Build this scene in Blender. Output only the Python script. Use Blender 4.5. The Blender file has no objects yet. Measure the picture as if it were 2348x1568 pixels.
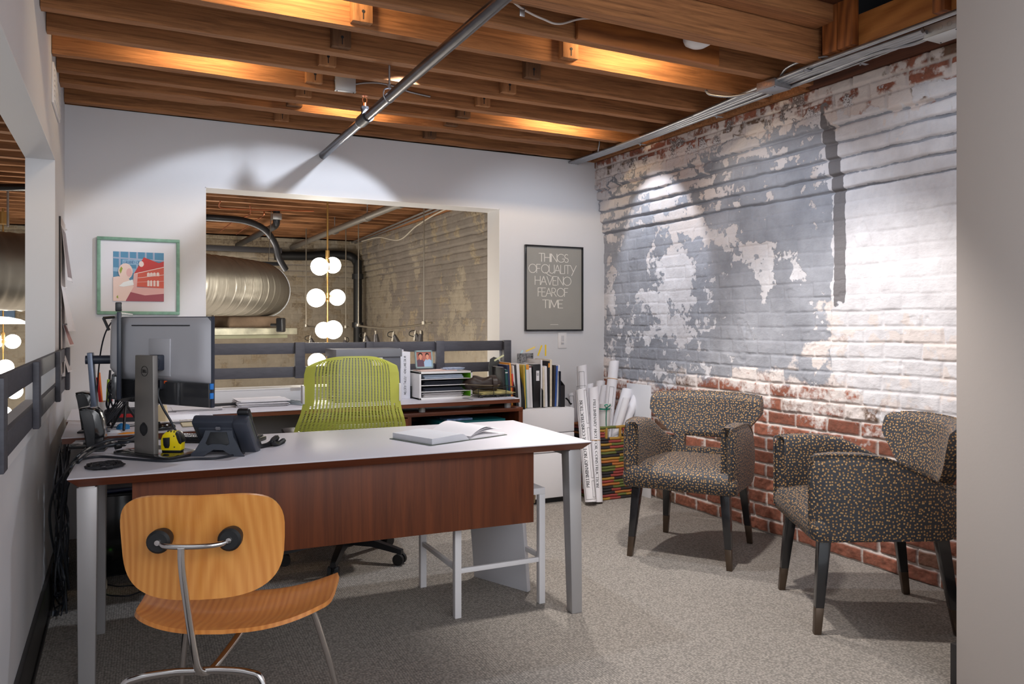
import bpy, bmesh, math, random
import numpy as np
from mathutils import Vector, Matrix, noise
random.seed(7)
C = bpy.context.scene.collection
PI = math.pi
def R(d): return math.radians(d)

# ------------------------------------------------------------------ camera, world, lights, exposure
FPX, HZ, CAMH, YAW = 1800.0, 742.0, 1.24, math.atan(919/1800.0)
SN, CS = math.sin(YAW), math.cos(YAW)
cd = bpy.data.cameras.new('camera'); cam = bpy.data.objects.new('camera', cd); C.objects.link(cam)
cam.location = (0, 0, CAMH); cam.rotation_euler = (PI/2, 0, -YAW)
cd.sensor_width = 36; cd.lens = 36*FPX/2348; cd.shift_y = -(784-HZ)/2348; cd.clip_start = .05
bpy.context.scene.camera = cam
vs = bpy.context.scene.view_settings
vs.view_transform = 'Standard'; vs.look = 'None'; vs.gamma = 1; vs.use_curve_mapping = False; vs.exposure = 0.44
wd = bpy.data.worlds.new('world'); bpy.context.scene.world = wd; wd.use_nodes = True
wd.node_tree.nodes['Background'].inputs[0].default_value = (.90, .94, 1, 1)
wd.node_tree.nodes['Background'].inputs[1].default_value = 0.68

def lamp(kind, name, loc, target, watt, col=(1, 1, 1), size=.05, angle=60, blend=.4, sy=None):
    l = bpy.data.lights.new(name, kind); l.energy = watt; l.color = col
    if kind == 'SPOT': l.spot_size = R(angle); l.spot_blend = blend; l.shadow_soft_size = size
    elif kind == 'AREA':
        l.size = size
        if sy: l.shape = 'RECTANGLE'; l.size_y = sy
    else: l.shadow_soft_size = size
    o = bpy.data.objects.new(name, l); C.objects.link(o); o.location = loc
    if target is not None:
        o.rotation_euler = (Vector(target)-Vector(loc)).to_track_quat('-Z', 'Y').to_euler()
    return o
WH = (1, .94, .88); COOL = (.82, .89, 1.0); WARM = (1, .72, .40)
lamp('SPOT', 'desk_spot', (1.42, 3.72, 2.527), (.95, 5.175, 1.25), 64, COOL, .022, 74, .18)
lamp('SPOT', 'desk_spot_down', (1.35, 3.80, 2.46), (.9, 3.3, .7), 38, COOL, .04, 95, .5)
lamp('SPOT', 'lounge_spot', (1.95, 2.55, 2.47), (2.95, 2.75, .2), 112, WH, .04, 92, .5)
lamp('SPOT', 'lounge_spot_back', (2.35, 4.10, 2.47), (2.45, 3.15, 0), 75, WH, .04, 85, .5)
lamp('SPOT', 'brick_wash_corner', (2.75, 4.35, 2.52), (3.45, 4.45, 1.75), 30, COOL, .03, 56, .35)
lamp('SPOT', 'brick_wash_front', (2.35, 1.95, 2.45), (3.45, 2.25, 1.45), 14, COOL, .04, 84, .6)
lamp('SPOT', 'brick_wash_mid', (2.2, 3.15, 2.47), (3.45, 3.4, 1.1), 34, COOL, .05, 88, .6)
lamp('AREA', 'behind_camera_fill', (.9, -1.6, 2.45), (1.2, 3.5, 1.1), 46, (.97, .97, 1), 2.6, sy=1.6)  # unseen fill panel added behind the camera, stands for no fixture
# warm uplights tucked in the joist bays
for bx_, by_, w_, ln_ in ((.42, 3.985, 3.4, .34), (.66, 3.035, 4, .34), (1.28, 4.575, 3.2, .34), (2.30, 3.035, 4.4, .40), (2.62, 4.29, 4.4, .42)):
    lamp('AREA', 'bay_uplight', (bx_, by_, 2.63), (bx_, by_+1, 2.61), w_, WARM, ln_, sy=.03)
lamp('SPOT', 'poster_wall_fill', (2.62, 3.75, 2.46), (2.85, 5.175, 1.35), 26, COOL, .04, 80, .7)  # added fill spot, only brightens the back wall right of the opening
# the hall beyond
lamp('POINT', 'hall_warm', (1.2, 9.6, 1.2), None, 46, (1, .90, .78), .3)
lamp('POINT', 'hall_warm_b', (-1.2, 8.2, .6), None, 40, (1, .90, .78), .3)
lamp('POINT', 'hall_warm_c', (2.2, 6.8, .3), None, 20, (1, .92, .82), .25)
lamp('AREA', 'hall_up', (.8, 8.4, -.2), (.8, 8.5, 3), 34, (1, .86, .70), 3.5)

# ------------------------------------------------------------------ pixel rays onto real planes
def ray(x, y):
    u = (x-1174)/FPX; v = (HZ-y)/FPX
    return Vector((SN+CS*u, CS-SN*u, v))
def PX(x, y, X): r = ray(x, y); return Vector((X, r.y*X/r.x, CAMH+r.z*X/r.x))
def PY(x, y, Y): r = ray(x, y); return Vector((r.x*Y/r.y, Y, CAMH+r.z*Y/r.y))
def PZ(x, y, Z): r = ray(x, y); d = (Z-CAMH)/r.z; return Vector((r.x*d, r.y*d, Z))
def PD(x, y, d): r = ray(x, y); return Vector((r.x*d, r.y*d, CAMH+r.z*d))

# ------------------------------------------------------------------ materials
def lin(c):
    c = [x/255.0 for x in c]
    return tuple((x/12.92 if x <= .04045 else ((x+.055)/1.055)**2.4) for x in c)+(1.0,)
MATS = {}
def nodes_of(m): return m.node_tree.nodes, m.node_tree.links
def mat(name, col, rough=.5, metal=0.0, var=0.0, vscale=8.0, bump=0.0, bscale=60.0, coat=0.0, emit=None, estr=0.0, spec=.5, stretch=None, alpha=1.0, sheen=0):
    if name in MATS: return MATS[name]
    m = bpy.data.materials.new(name); m.use_nodes = True; N, L = nodes_of(m)
    b = N['Principled BSDF']; b.inputs['Base Color'].default_value = lin(col)
    b.inputs['Roughness'].default_value = rough; b.inputs['Metallic'].default_value = metal
    b.inputs['Coat Weight'].default_value = coat; b.inputs['Coat Roughness'].default_value = .08
    b.inputs['Specular IOR Level'].default_value = spec; b.inputs['Alpha'].default_value = alpha
    if sheen: b.inputs['Sheen Weight'].default_value = sheen
    if emit: b.inputs['Emission Color'].default_value = lin(emit); b.inputs['Emission Strength'].default_value = estr
    if var or bump:
        tc = N.new('ShaderNodeTexCoord'); mp = N.new('ShaderNodeMapping'); L.new(tc.outputs['Object'], mp.inputs[0])
        if stretch: mp.inputs['Scale'].default_value = stretch
    if var:
        nz = N.new('ShaderNodeTexNoise'); nz.inputs['Scale'].default_value = vscale; nz.inputs['Detail'].default_value = 6
        L.new(mp.outputs[0], nz.inputs['Vector'])
        mx = N.new('ShaderNodeMix'); mx.data_type = 'RGBA'
        c = lin(col); mx.inputs[6].default_value = tuple(x*(1-var) for x in c[:3])+(1,); mx.inputs[7].default_value = tuple(min(1, x*(1+var)) for x in c[:3])+(1,)
        rm = N.new('ShaderNodeMapRange'); rm.inputs[1].default_value = .3; rm.inputs[2].default_value = .7
        L.new(nz.outputs[0], rm.inputs[0]); L.new(rm.outputs[0], mx.inputs[0]); L.new(mx.outputs[2], b.inputs['Base Color'])
    if bump:
        n2 = N.new('ShaderNodeTexNoise'); n2.inputs['Scale'].default_value = bscale; n2.inputs['Detail'].default_value = 5
        L.new(mp.outputs[0], n2.inputs['Vector']); bp = N.new('ShaderNodeBump'); bp.inputs['Strength'].default_value = bump; bp.inputs['Distance'].default_value = .004
        L.new(n2.outputs[0], bp.inputs['Height']); L.new(bp.outputs[0], b.inputs['Normal'])
    MATS[name] = m; return m
def wood(name, dark, light, stretch=(1, 14, 14), scale=2.5, rough=.55, contrast=(.32, .68), bump=.15, coat=0, ring=0.0, perobj=True, spec=.4, rdir='X', rmix=.45):
    if name in MATS: return MATS[name]
    m = bpy.data.materials.new(name); m.use_nodes = True; N, L = nodes_of(m); b = N['Principled BSDF']
    tc = N.new('ShaderNodeTexCoord'); oi = N.new('ShaderNodeObjectInfo'); add = N.new('ShaderNodeVectorMath'); add.operation = 'ADD'
    ml = N.new('ShaderNodeMath'); ml.operation = 'MULTIPLY'; ml.inputs[1].default_value = 37.0 if perobj else 0
    L.new(oi.outputs['Random'], ml.inputs[0]); L.new(tc.outputs['Object'], add.inputs[0]); L.new(ml.outputs[0], add.inputs[1])
    mp = N.new('ShaderNodeMapping'); mp.inputs['Scale'].default_value = stretch; L.new(add.outputs[0], mp.inputs[0])
    n1 = N.new('ShaderNodeTexNoise'); n1.inputs['Scale'].default_value = scale; n1.inputs['Detail'].default_value = 8; n1.inputs['Roughness'].default_value = .65; n1.inputs['Distortion'].default_value = .6
    L.new(mp.outputs[0], n1.inputs['Vector'])
    rm = N.new('ShaderNodeMapRange'); rm.inputs[1].default_value = contrast[0]; rm.inputs[2].default_value = contrast[1]; L.new(n1.outputs[0], rm.inputs[0])
    fac = rm.outputs[0]
    if ring:
        wv = N.new('ShaderNodeTexWave'); wv.wave_type = 'RINGS'; wv.rings_direction = rdir; wv.inputs['Scale'].default_value = ring; wv.inputs['Distortion'].default_value = 3.5; wv.inputs['Detail'].default_value = 3; wv.inputs['Detail Scale'].default_value = 1.2
        mp2 = N.new('ShaderNodeMapping'); mp2.inputs['Scale'].default_value = tuple(s if s < 2 else s*.18 for s in stretch); L.new(add.outputs[0], mp2.inputs[0]); L.new(mp2.outputs[0], wv.inputs['Vector'])
        mm = N.new('ShaderNodeMix'); mm.inputs[0].default_value = rmix; L.new(rm.outputs[0], mm.inputs[2]); L.new(wv.outputs['Fac'], mm.inputs[3]); fac = mm.outputs[0]
    mx = N.new('ShaderNodeMix'); mx.data_type = 'RGBA'; mx.inputs[6].default_value = lin(dark); mx.inputs[7].default_value = lin(light)
    L.new(fac, mx.inputs[0]); L.new(mx.outputs[2], b.inputs['Base Color'])
    b.inputs['Roughness'].default_value = rough; b.inputs['Coat Weight'].default_value = coat; b.inputs['Coat Roughness'].default_value = .15
    b.inputs['Specular IOR Level'].default_value = spec
    bp = N.new('ShaderNodeBump'); bp.inputs['Strength'].default_value = bump; bp.inputs['Distance'].default_value = .004
    L.new(n1.outputs[0], bp.inputs['Height']); L.new(bp.outputs[0], b.inputs['Normal'])
    MATS[name] = m; return m

W_PAINT = mat('white_wall_paint', (211, 211, 214), .7, var=.02, vscale=1.5, bump=.06, bscale=120)
JAMB = mat('opening_paint', (222, 221, 222), .6, bump=.04, bscale=90)
BEIGE = mat('partition_paint', (196, 188, 183), .7, bump=.05, bscale=100)
JOIST = wood('old_sawn_joist_wood', (90, 56, 34), (200, 138, 88), (1.3, 60, 34), 2.0, .8, (.22, .78), .6)
BLOCK = wood('blocking_wood', (120, 76, 44), (196, 140, 92), (12, 12, 1.5), 2.5, .75, (.25, .75), .3)
BLOCKX = wood('dark_blocking_wood', (82, 56, 38), (140, 100, 68), (12, 12, 1.5), 2.5, .8, (.25, .75), .3)
PINE = wood('grained_pine', (92, 48, 22), (190, 118, 60), (1, 12, 12), 1.6, .6, (.3, .7), .25, ring=2.2)
DECK = wood('ceiling_deck_wood', (52, 28, 15), (100, 58, 30), (.7, 12, 5), 2.5, .85, (.3, .7), .3)
HJOIST = wood('hall_joist_wood', (70, 44, 28), (184, 128, 84), (.7, 16, 9), 2.2, .75, (.25, .75), .4)
CHERRY = wood('cherry_veneer', (68, 32, 16), (124, 64, 33), (20, 20, 1.0), 1.5, .5, (.2, .8), .04)
CHERRYX = wood('cherry_edge', (88, 44, 28), (118, 64, 40), (1, 18, 18), 1.8, .35, (.25, .75), .04, coat=.2)
OAK = wood('honey_ash_veneer', (196, 118, 48), (234, 166, 88), (44, 4, 1.0), 1.3, .33, (.2, .8), .03, coat=.3, perobj=False, ring=2.2, rdir='Y', rmix=.35)
OAKS = wood('honey_ash_seat_veneer', (184, 104, 40), (228, 154, 78), (44, 1.0, 4), 1.4, .33, (.2, .8), .03, coat=.3, ring=2.2, rdir='Z', rmix=.35, perobj=False)
PLYEDGE = wood('plywood_edge', (176, 100, 50), (214, 140, 84), (6, 6, 60), 3, .5, (.3, .7), .05)
LAM = mat('white_laminate', (212, 209, 216), .38, var=.01, vscale=3)
WMET = mat('white_powder_coat', (226, 224, 226), .4, bump=.02)
SILV = mat('silver_powder_coat', (168, 166, 167), .38, .25, bump=.02, bscale=200)
DSILV = mat('silver_leg_side', (150, 150, 152), .4, .3)
CHROME = mat('chrome', (214, 210, 208), .12, 1.0)
STEEL = mat('galvanised_steel', (172, 174, 178), .38, .85, var=.12, vscale=14)
PIPE = mat('black_steel_pipe', (84, 84, 90), .32, .8, var=.25, vscale=9)
BLKPL = mat('black_plastic', (26, 27, 31), .38)
BLKGL = mat('gloss_black_plastic', (20, 21, 24), .16, coat=.4)
NAVYPL = mat('blue_black_plastic', (44, 50, 64), .35)
PHONEP = mat('phone_charcoal_plastic', (56, 61, 72), .36, bump=.03, bscale=300)
GREYPL = mat('monitor_grey_plastic', (196, 196, 202), .36, .15)
DGREYPL = mat('monitor_dark_plastic', (56, 57, 60), .22, .2, coat=.4)
GUN = mat('gunmetal_stand', (150, 146, 142), .34, .6)
RUB = mat('black_rubber', (22, 23, 25), .55)
CABLE = mat('black_cable', (34, 38, 46), .42)
CABLEG = mat('grey_cable', (88, 90, 96), .45)
WHITEP = mat('white_plastic', (226, 224, 224), .4)
RAIL = mat('charcoal_painted_wood', (72, 72, 80), .55, var=.12, vscale=20, bump=.15, bscale=60, stretch=(1, 1, 4))
BASEB = mat('black_baseboard_paint', (44, 42, 42), .45, var=.1)
PAPER = mat('white_paper', (228, 226, 230), .75, bump=.05, bscale=40)
PAPERG = mat('off_white_paper', (206, 202, 204), .8)
INK = mat('black_ink', (38, 38, 42), .7)
INKG = mat('grey_ink', (120, 120, 126), .7)
GLOW = mat('opal_globe_glass', (255, 250, 240), .3, emit=(255, 246, 228), estr=9.0)
BRASS = mat('brushed_brass', (176, 140, 84), .35, .8)
LEATH = mat('dark_brown_leather', (58, 46, 42), .4, var=.15, vscale=20, bump=.2, bscale=90)
BLKFAB = mat('black_lacquer_leg', (30, 30, 33), .25, coat=.4)
BRONZE = mat('bronze_ferrule', (92, 78, 66), .35, .7)

def carpet_mat():
    m = bpy.data.materials.new('woven_loop_carpet'); m.use_nodes = True; N, L = nodes_of(m); b = N['Principled BSDF']
    tc = N.new('ShaderNodeTexCoord'); mp = N.new('ShaderNodeMapping'); mp.inputs['Rotation'].default_value = (0, 0, R(2)); L.new(tc.outputs['Object'], mp.inputs[0])
    v = N.new('ShaderNodeTexVoronoi'); v.inputs['Scale'].default_value = 105; v.inputs['Randomness'].default_value = .55; L.new(mp.outputs[0], v.inputs['Vector'])
    w = N.new('ShaderNodeTexWave'); w.bands_direction = 'X'; w.inputs['Scale'].default_value = 34; w.inputs['Distortion'].default_value = 1.6; w.inputs['Detail'].default_value = 2; w.inputs['Detail Scale'].default_value = 3; L.new(mp.outputs[0], w.inputs['Vector'])
    n = N.new('ShaderNodeTexNoise'); n.inputs['Scale'].default_value = 160; n.inputs['Detail'].default_value = 4; L.new(mp.outputs[0], n.inputs['Vector'])
    mx = N.new('ShaderNodeMix'); mx.data_type = 'RGBA'; mx.inputs[6].default_value = lin((186, 178, 169)); mx.inputs[7].default_value = lin((88, 85, 83))
    rm = N.new('ShaderNodeMapRange'); rm.inputs[1].default_value = .15; rm.inputs[2].default_value = .75; L.new(v.outputs['Distance'], rm.inputs[0])
    mm = N.new('ShaderNodeMix'); mm.inputs[0].default_value = .4; L.new(rm.outputs[0], mm.inputs[2]); L.new(n.outputs[0], mm.inputs[3])
    m3 = N.new('ShaderNodeMix'); m3.inputs[0].default_value = .10; L.new(mm.outputs[0], m3.inputs[2]); L.new(w.outputs['Fac'], m3.inputs[3])
    L.new(m3.outputs[0], mx.inputs[0]); L.new(mx.outputs[2], b.inputs['Base Color']); b.inputs['Roughness'].default_value = .95; b.inputs['Specular IOR Level'].default_value = .1
    bp = N.new('ShaderNodeBump'); bp.inputs['Strength'].default_value = .5; bp.inputs['Distance'].default_value = .004; bp.invert = True
    L.new(m3.outputs[0], bp.inputs['Height']); L.new(bp.outputs[0], b.inputs['Normal'])
    return m
def fabric_mat():
    m = bpy.data.materials.new('gold_dotted_charcoal_fabric'); m.use_nodes = True; N, L = nodes_of(m); b = N['Principled BSDF']
    tc = N.new('ShaderNodeTexCoord')
    v = N.new('ShaderNodeTexVoronoi'); v.voronoi_dimensions = '2D'; v.distance = 'CHEBYCHEV'; v.inputs['Scale'].default_value = 74; v.inputs['Randomness'].default_value = .8
    L.new(tc.outputs['UV'], v.inputs['Vector'])
    rp = N.new('ShaderNodeMapRange'); rp.inputs[1].default_value = .19; rp.inputs[2].default_value = .27; rp.inputs[3].default_value = 1; rp.inputs[4].default_value = 0; L.new(v.outputs['Distance'], rp.inputs[0])
    n = N.new('ShaderNodeTexNoise'); n.inputs['Scale'].default_value = 90; n.inputs['Detail'].default_value = 3
    mp = N.new('ShaderNodeMapping'); mp.inputs['Scale'].default_value = (1, 5, 1); L.new(tc.outputs['UV'], mp.inputs[0]); L.new(mp.outputs[0], n.inputs['Vector'])
    base = N.new('ShaderNodeMix'); base.data_type = 'RGBA'; base.inputs[6].default_value = lin((16, 19, 24)); base.inputs[7].default_value = lin((66, 68, 76)); L.new(n.outputs[0], base.inputs[0])
    gold = N.new('ShaderNodeMix'); gold.data_type = 'RGBA'; gold.inputs[6].default_value = lin((150, 108, 62)); gold.inputs[7].default_value = lin((204, 164, 110)); L.new(v.outputs['Color'], gold.inputs[0])
    mx = N.new('ShaderNodeMix'); mx.data_type = 'RGBA'; L.new(rp.outputs[0], mx.inputs[0]); L.new(base.outputs[2], mx.inputs[6]); L.new(gold.outputs[2], mx.inputs[7])
    L.new(mx.outputs[2], b.inputs['Base Color']); b.inputs['Roughness'].default_value = .55; b.inputs['Sheen Weight'].default_value = .1; b.inputs['Sheen Roughness'].default_value = .4
    bp = N.new('ShaderNodeBump'); bp.inputs['Strength'].default_value = .6; bp.inputs['Distance'].default_value = .003
    ad = N.new('ShaderNodeMath'); ad.operation = 'ADD'; L.new(n.outputs[0], ad.inputs[0]); L.new(rp.outputs[0], ad.inputs[1]); L.new(ad.outputs[0], bp.inputs['Height']); L.new(bp.outputs[0], b.inputs['Normal'])
    return m
CARPET = carpet_mat(); FAB = fabric_mat()

# ------------------------------------------------------------------ mesh helpers
class MB:
    def __init__(s, M=None): s.bm = bmesh.new(); s.M = M or Matrix(); s.mats = []; s.cur = 0
    def use(s, m):
        if m not in s.mats: s.mats.append(m)
        s.cur = s.mats.index(m); return s
    def _add(s, vs_, fs, smooth=True):
        vv = [s.bm.verts.new(s.M @ Vector(v)) for v in vs_]; out = []
        for f in fs:
            try:
                ff = s.bm.faces.new([vv[i] for i in f]); ff.smooth = smooth; ff.material_index = s.cur; out.append(ff)
            except ValueError: pass
        return vv, out
    def box(s, x0, x1, y0, y1, z0, z1, bev=0.0, m=None, seg=2):
        M0 = s.M
        if m is not None: s.M = M0 @ m
        v = [(x0, y0, z0), (x1, y0, z0), (x1, y1, z0), (x0, y1, z0), (x0, y0, z1), (x1, y0, z1), (x1, y1, z1), (x0, y1, z1)]
        vv, ff = s._add(v, [(0, 3, 2, 1), (4, 5, 6, 7), (0, 1, 5, 4), (1, 2, 6, 5), (2, 3, 7, 6), (3, 0, 4, 7)])
        if bev:
            es = list({e for f in ff for e in f.edges})
            r = bmesh.ops.bevel(s.bm, geom=es, offset=bev, segments=seg, profile=.5, affect='EDGES')
            for f in r['faces']: f.material_index = s.cur; f.smooth = True
        s.M = M0; return s
    def hexa(s, pts, bev=0.0):
        vv, ff = s._add(pts, [(0, 3, 2, 1), (4, 5, 6, 7), (0, 1, 5, 4), (1, 2, 6, 5), (2, 3, 7, 6), (3, 0, 4, 7)])
        if bev:
            es = list({e for f in ff for e in f.edges}); r = bmesh.ops.bevel(s.bm, geom=es, offset=bev, segments=2, profile=.5, affect='EDGES')
            for f in r['faces']: f.material_index = s.cur; f.smooth = True
        return s
    def cyl(s, a, b, r, r2=None, n=20, cap=True):
        return s.tube([a, b], r, r2, n, cap, smooth_path=False)
    def tube(s, pts, r, r2=None, n=8, cap=True, smooth_path=True, sub=6, flat=1.0):
        P = [Vector(p) for p in pts]
        if smooth_path and len(P) > 2: P = catmull(P, sub)
        if r2 is None: r2 = r
        k = len(P); up = None; rings = []
        for i, p in enumerate(P):
            t = (P[min(i+1, k-1)]-P[max(i-1, 0)]).normalized()
            if up is None:
                up = Vector((0, 0, 1)) if abs(t.z) < .9 else Vector((1, 0, 0))
            a = t.cross(up)
            if a.length < 1e-5: a = t.orthogonal()
            a.normalize(); bb = a.cross(t).normalized(); up = bb
            rr = r+(r2-r)*i/max(1, k-1)
            rings.append([p+(a*math.cos(2*PI*j/n)+bb*math.sin(2*PI*j/n)*flat)*rr for j in range(n)])
        vsn = [v for rg in rings for v in rg]; fs = []
        for i in range(k-1):
            for j in range(n):
                fs.append((i*n+j, i*n+(j+1) % n, (i+1)*n+(j+1) % n, (i+1)*n+j))
        if cap: fs.append(tuple(range(n))[::-1]); fs.append(tuple((k-1)*n+j for j in range(n)))
        s._add(vsn, fs); return s
    def lathe(s, prof, c=(0, 0, 0), axis='Z', n=32, capped=False):
        c = Vector(c); vsn = []
        for (r, h) in prof:
            for j in range(n):
                a = 2*PI*j/n; x, y = r*math.cos(a), r*math.sin(a)
                vsn.append(c+(Vector((x, y, h)) if axis == 'Z' else Vector((x, h, y)) if axis == 'Y' else Vector((h, x, y))))
        fs = []
        for i in range(len(prof)-1):
            for j in range(n): fs.append((i*n+j, i*n+(j+1) % n, (i+1)*n+(j+1) % n, (i+1)*n+j))
        if capped: fs.append(tuple(range(n))[::-1]); fs.append(tuple((len(prof)-1)*n+j for j in range(n)))
        s._add(vsn, fs); return s
    def sphere(s, c, r, n=20, sc=(1, 1, 1)):
        prof = [(max(1e-4, r*math.sin(PI*i/(n//2))), -r*math.cos(PI*i/(n//2))) for i in range(n//2+1)]
        M0 = s.M; s.M = M0 @ Matrix.Translation(c) @ Matrix.Diagonal((*sc, 1)); s.lathe(prof, n=n); s.M = M0
        return s
    def prism(s, poly, h0, h1, axis='Z', bev=0.0):
        def P(p, h): return (p[0], p[1], h) if axis == 'Z' else (p[0], h, p[1]) if axis == 'Y' else (h, p[0], p[1])
        n = len(poly); v = [P(p, h0) for p in poly]+[P(p, h1) for p in poly]
        vv, ff = s._add(v, [tuple(range(n))[::-1], tuple(range(n, 2*n))]+[(i, (i+1) % n, n+(i+1) % n, n+i) for i in range(n)])
        if bev:
            es = list({e for f in ff[:2] for e in f.edges}); r = bmesh.ops.bevel(s.bm, geom=es, offset=bev, segments=2, profile=.5, affect='EDGES')
            for f in r['faces']: f.material_index = s.cur; f.smooth = True
        return s
    def grid(s, fn, nu, nv, thick=0.0, hole=None, closed_u=False):
        """surface fn(u,v)->Vector, u,v in 0..1; thick gives real thickness along the local normal; hole(i,j) drops cells"""
        P = [[Vector(fn(i/nu, j/nv)) for i in range(nu+1)] for j in range(nv+1)]
        def nrm(i, j):
            a = P[j][min(i+1, nu)]-P[j][max(i-1, 0)]; b = P[min(j+1, nv)][i]-P[max(j-1, 0)][i]
            q = a.cross(b); return q.normalized() if q.length > 1e-9 else Vector((0, 0, 1))
        W = nu+1; v = [P[j][i] for j in range(nv+1) for i in range(nu+1)]
        cells = {(i, j) for i in range(nu) for j in range(nv) if not (hole and hole(i, j))}
        fs = [(j*W+i, j*W+i+1, (j+1)*W+i+1, (j+1)*W+i) for (i, j) in cells]
        if thick:
            o = len(v); v += [P[j][i]-nrm(i, j)*thick for j in range(nv+1) for i in range(nu+1)]
            fs += [tuple(o+k for k in f[::-1]) for f in fs[:]]
            for (i, j) in cells:
                a, b, c, d = j*W+i, j*W+i+1, (j+1)*W+i+1, (j+1)*W+i
                for (nb, e0, e1) in (((i, j-1), a, b), ((i+1, j), b, c), ((i, j+1), c, d), ((i-1, j), d, a)):
                    if nb not in cells: fs.append((e1, e0, o+e0, o+e1))
        s._add(v, fs)
        lo = [x for x in s.bm.verts if not x.link_faces]
        if lo: bmesh.ops.delete(s.bm, geom=lo, context='VERTS')
        return s
def catmull(P, sub):
    out = []; n = len(P)
    for i in range(n-1):
        p0, p1, p2, p3 = P[max(i-1, 0)], P[i], P[i+1], P[min(i+2, n-1)]
        for k in range(sub):
            t = k/sub; t2 = t*t; t3 = t2*t
            out.append(.5*((2*p1)+(-p0+p2)*t+(2*p0-5*p1+4*p2-p3)*t2+(-p0+3*p1-3*p2+p3)*t3))
    out.append(P[-1]); return out
ROOT = {}
def finish(mb, name, m, M=None, sharp=38, uv=False, subsurf=0):
    """M: world matrix of the owner, geometry of mb is in world space and is moved into the owner's space"""
    bm = mb.bm
    if M is not None: bmesh.ops.transform(bm, matrix=M.inverted(), verts=bm.verts)
    for e in bm.edges:
        if len(e.link_faces) == 2:
            try: e.smooth = e.calc_face_angle() < R(sharp)
            except ValueError: e.smooth = True
        else: e.smooth = False
    if uv:
        lay = bm.loops.layers.uv.new('UVMap')
        for f in bm.faces:
            n = f.normal; a = max(range(3), key=lambda i: abs(n[i]))
            for lp in f.loops:
                co = lp.vert.co
                lp[lay].uv = (co.y, co.z) if a == 0 else (co.x, co.z) if a == 1 else (co.x, co.y)
    me = bpy.data.meshes.new(name); bm.to_mesh(me); bm.free()
    for x in (mb.mats or [m]): me.materials.append(x)
    o = bpy.data.objects.new(name, me); C.objects.link(o)
    if subsurf:
        md = o.modifiers.new('sub', 'SUBSURF'); md.levels = subsurf; md.render_levels = subsurf
    return o
def tag(o, label, cat, group=None):
    o['label'] = label; o['category'] = cat
    if group: o['group'] = group
    return o
def thing(name, label, cat, loc=(0, 0, 0), rz=0.0, group=None):
    o = bpy.data.objects.new(name, None); C.objects.link(o); o.empty_display_size = .1
    o.location = loc; o.rotation_euler = (0, 0, rz); tag(o, label, cat, group)
    ROOT[o] = Matrix.Translation(loc) @ Matrix.Rotation(rz, 4, 'Z'); return o
def L(t): return MB(ROOT[t])                        # builder in the thing's own frame
def part(name, mb, m, parent, label=None, **k):
    """geometry is world-space (an L(t) builder already places it there)"""
    M = ROOT[parent]; o = finish(mb, name, m, M, **k); o.parent = parent; ROOT[o] = M
    if label: o['label'] = label
    return o
def solo(name, mb, m, label, cat, group=None, **k):
    bb = [v.co for v in mb.bm.verts]
    c = Vector(((min(v.x for v in bb)+max(v.x for v in bb))/2, (min(v.y for v in bb)+max(v.y for v in bb))/2, min(v.z for v in bb)))
    o = finish(mb, name, m, Matrix.Translation(c), **k); o.location = c; tag(o, label, cat, group); return o
def struct(name, mb, m, **k):
    bb = [v.co for v in mb.bm.verts]
    c = Vector(((min(v.x for v in bb)+max(v.x for v in bb))/2, (min(v.y for v in bb)+max(v.y for v in bb))/2, min(v.z for v in bb)))
    o = finish(mb, name, m, Matrix.Translation(c), **k); o.location = c; o['kind'] = 'structure'; return o
def dup(root, loc, rz, label=None, group=None):
    r = root.copy(); C.objects.link(r); r.location = loc; r.rotation_euler = (0, 0, rz)
    if label: r['label'] = label
    if group: r['group'] = group
    for ch in list(root.children):
        c = ch.copy(); C.objects.link(c); c.parent = r
        for g in ch.children:
            d = g.copy(); C.objects.link(d); d.parent = c
    return r
def Tm(x, y, z=0, rz=0): return Matrix.Translation((x, y, z)) @ Matrix.Rotation(rz, 4, 'Z')
def RX(a): return Matrix.Rotation(a, 4, 'X')
def RY(a): return Matrix.Rotation(a, 4, 'Y')
def RZ(a): return Matrix.Rotation(a, 4, 'Z')

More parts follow.
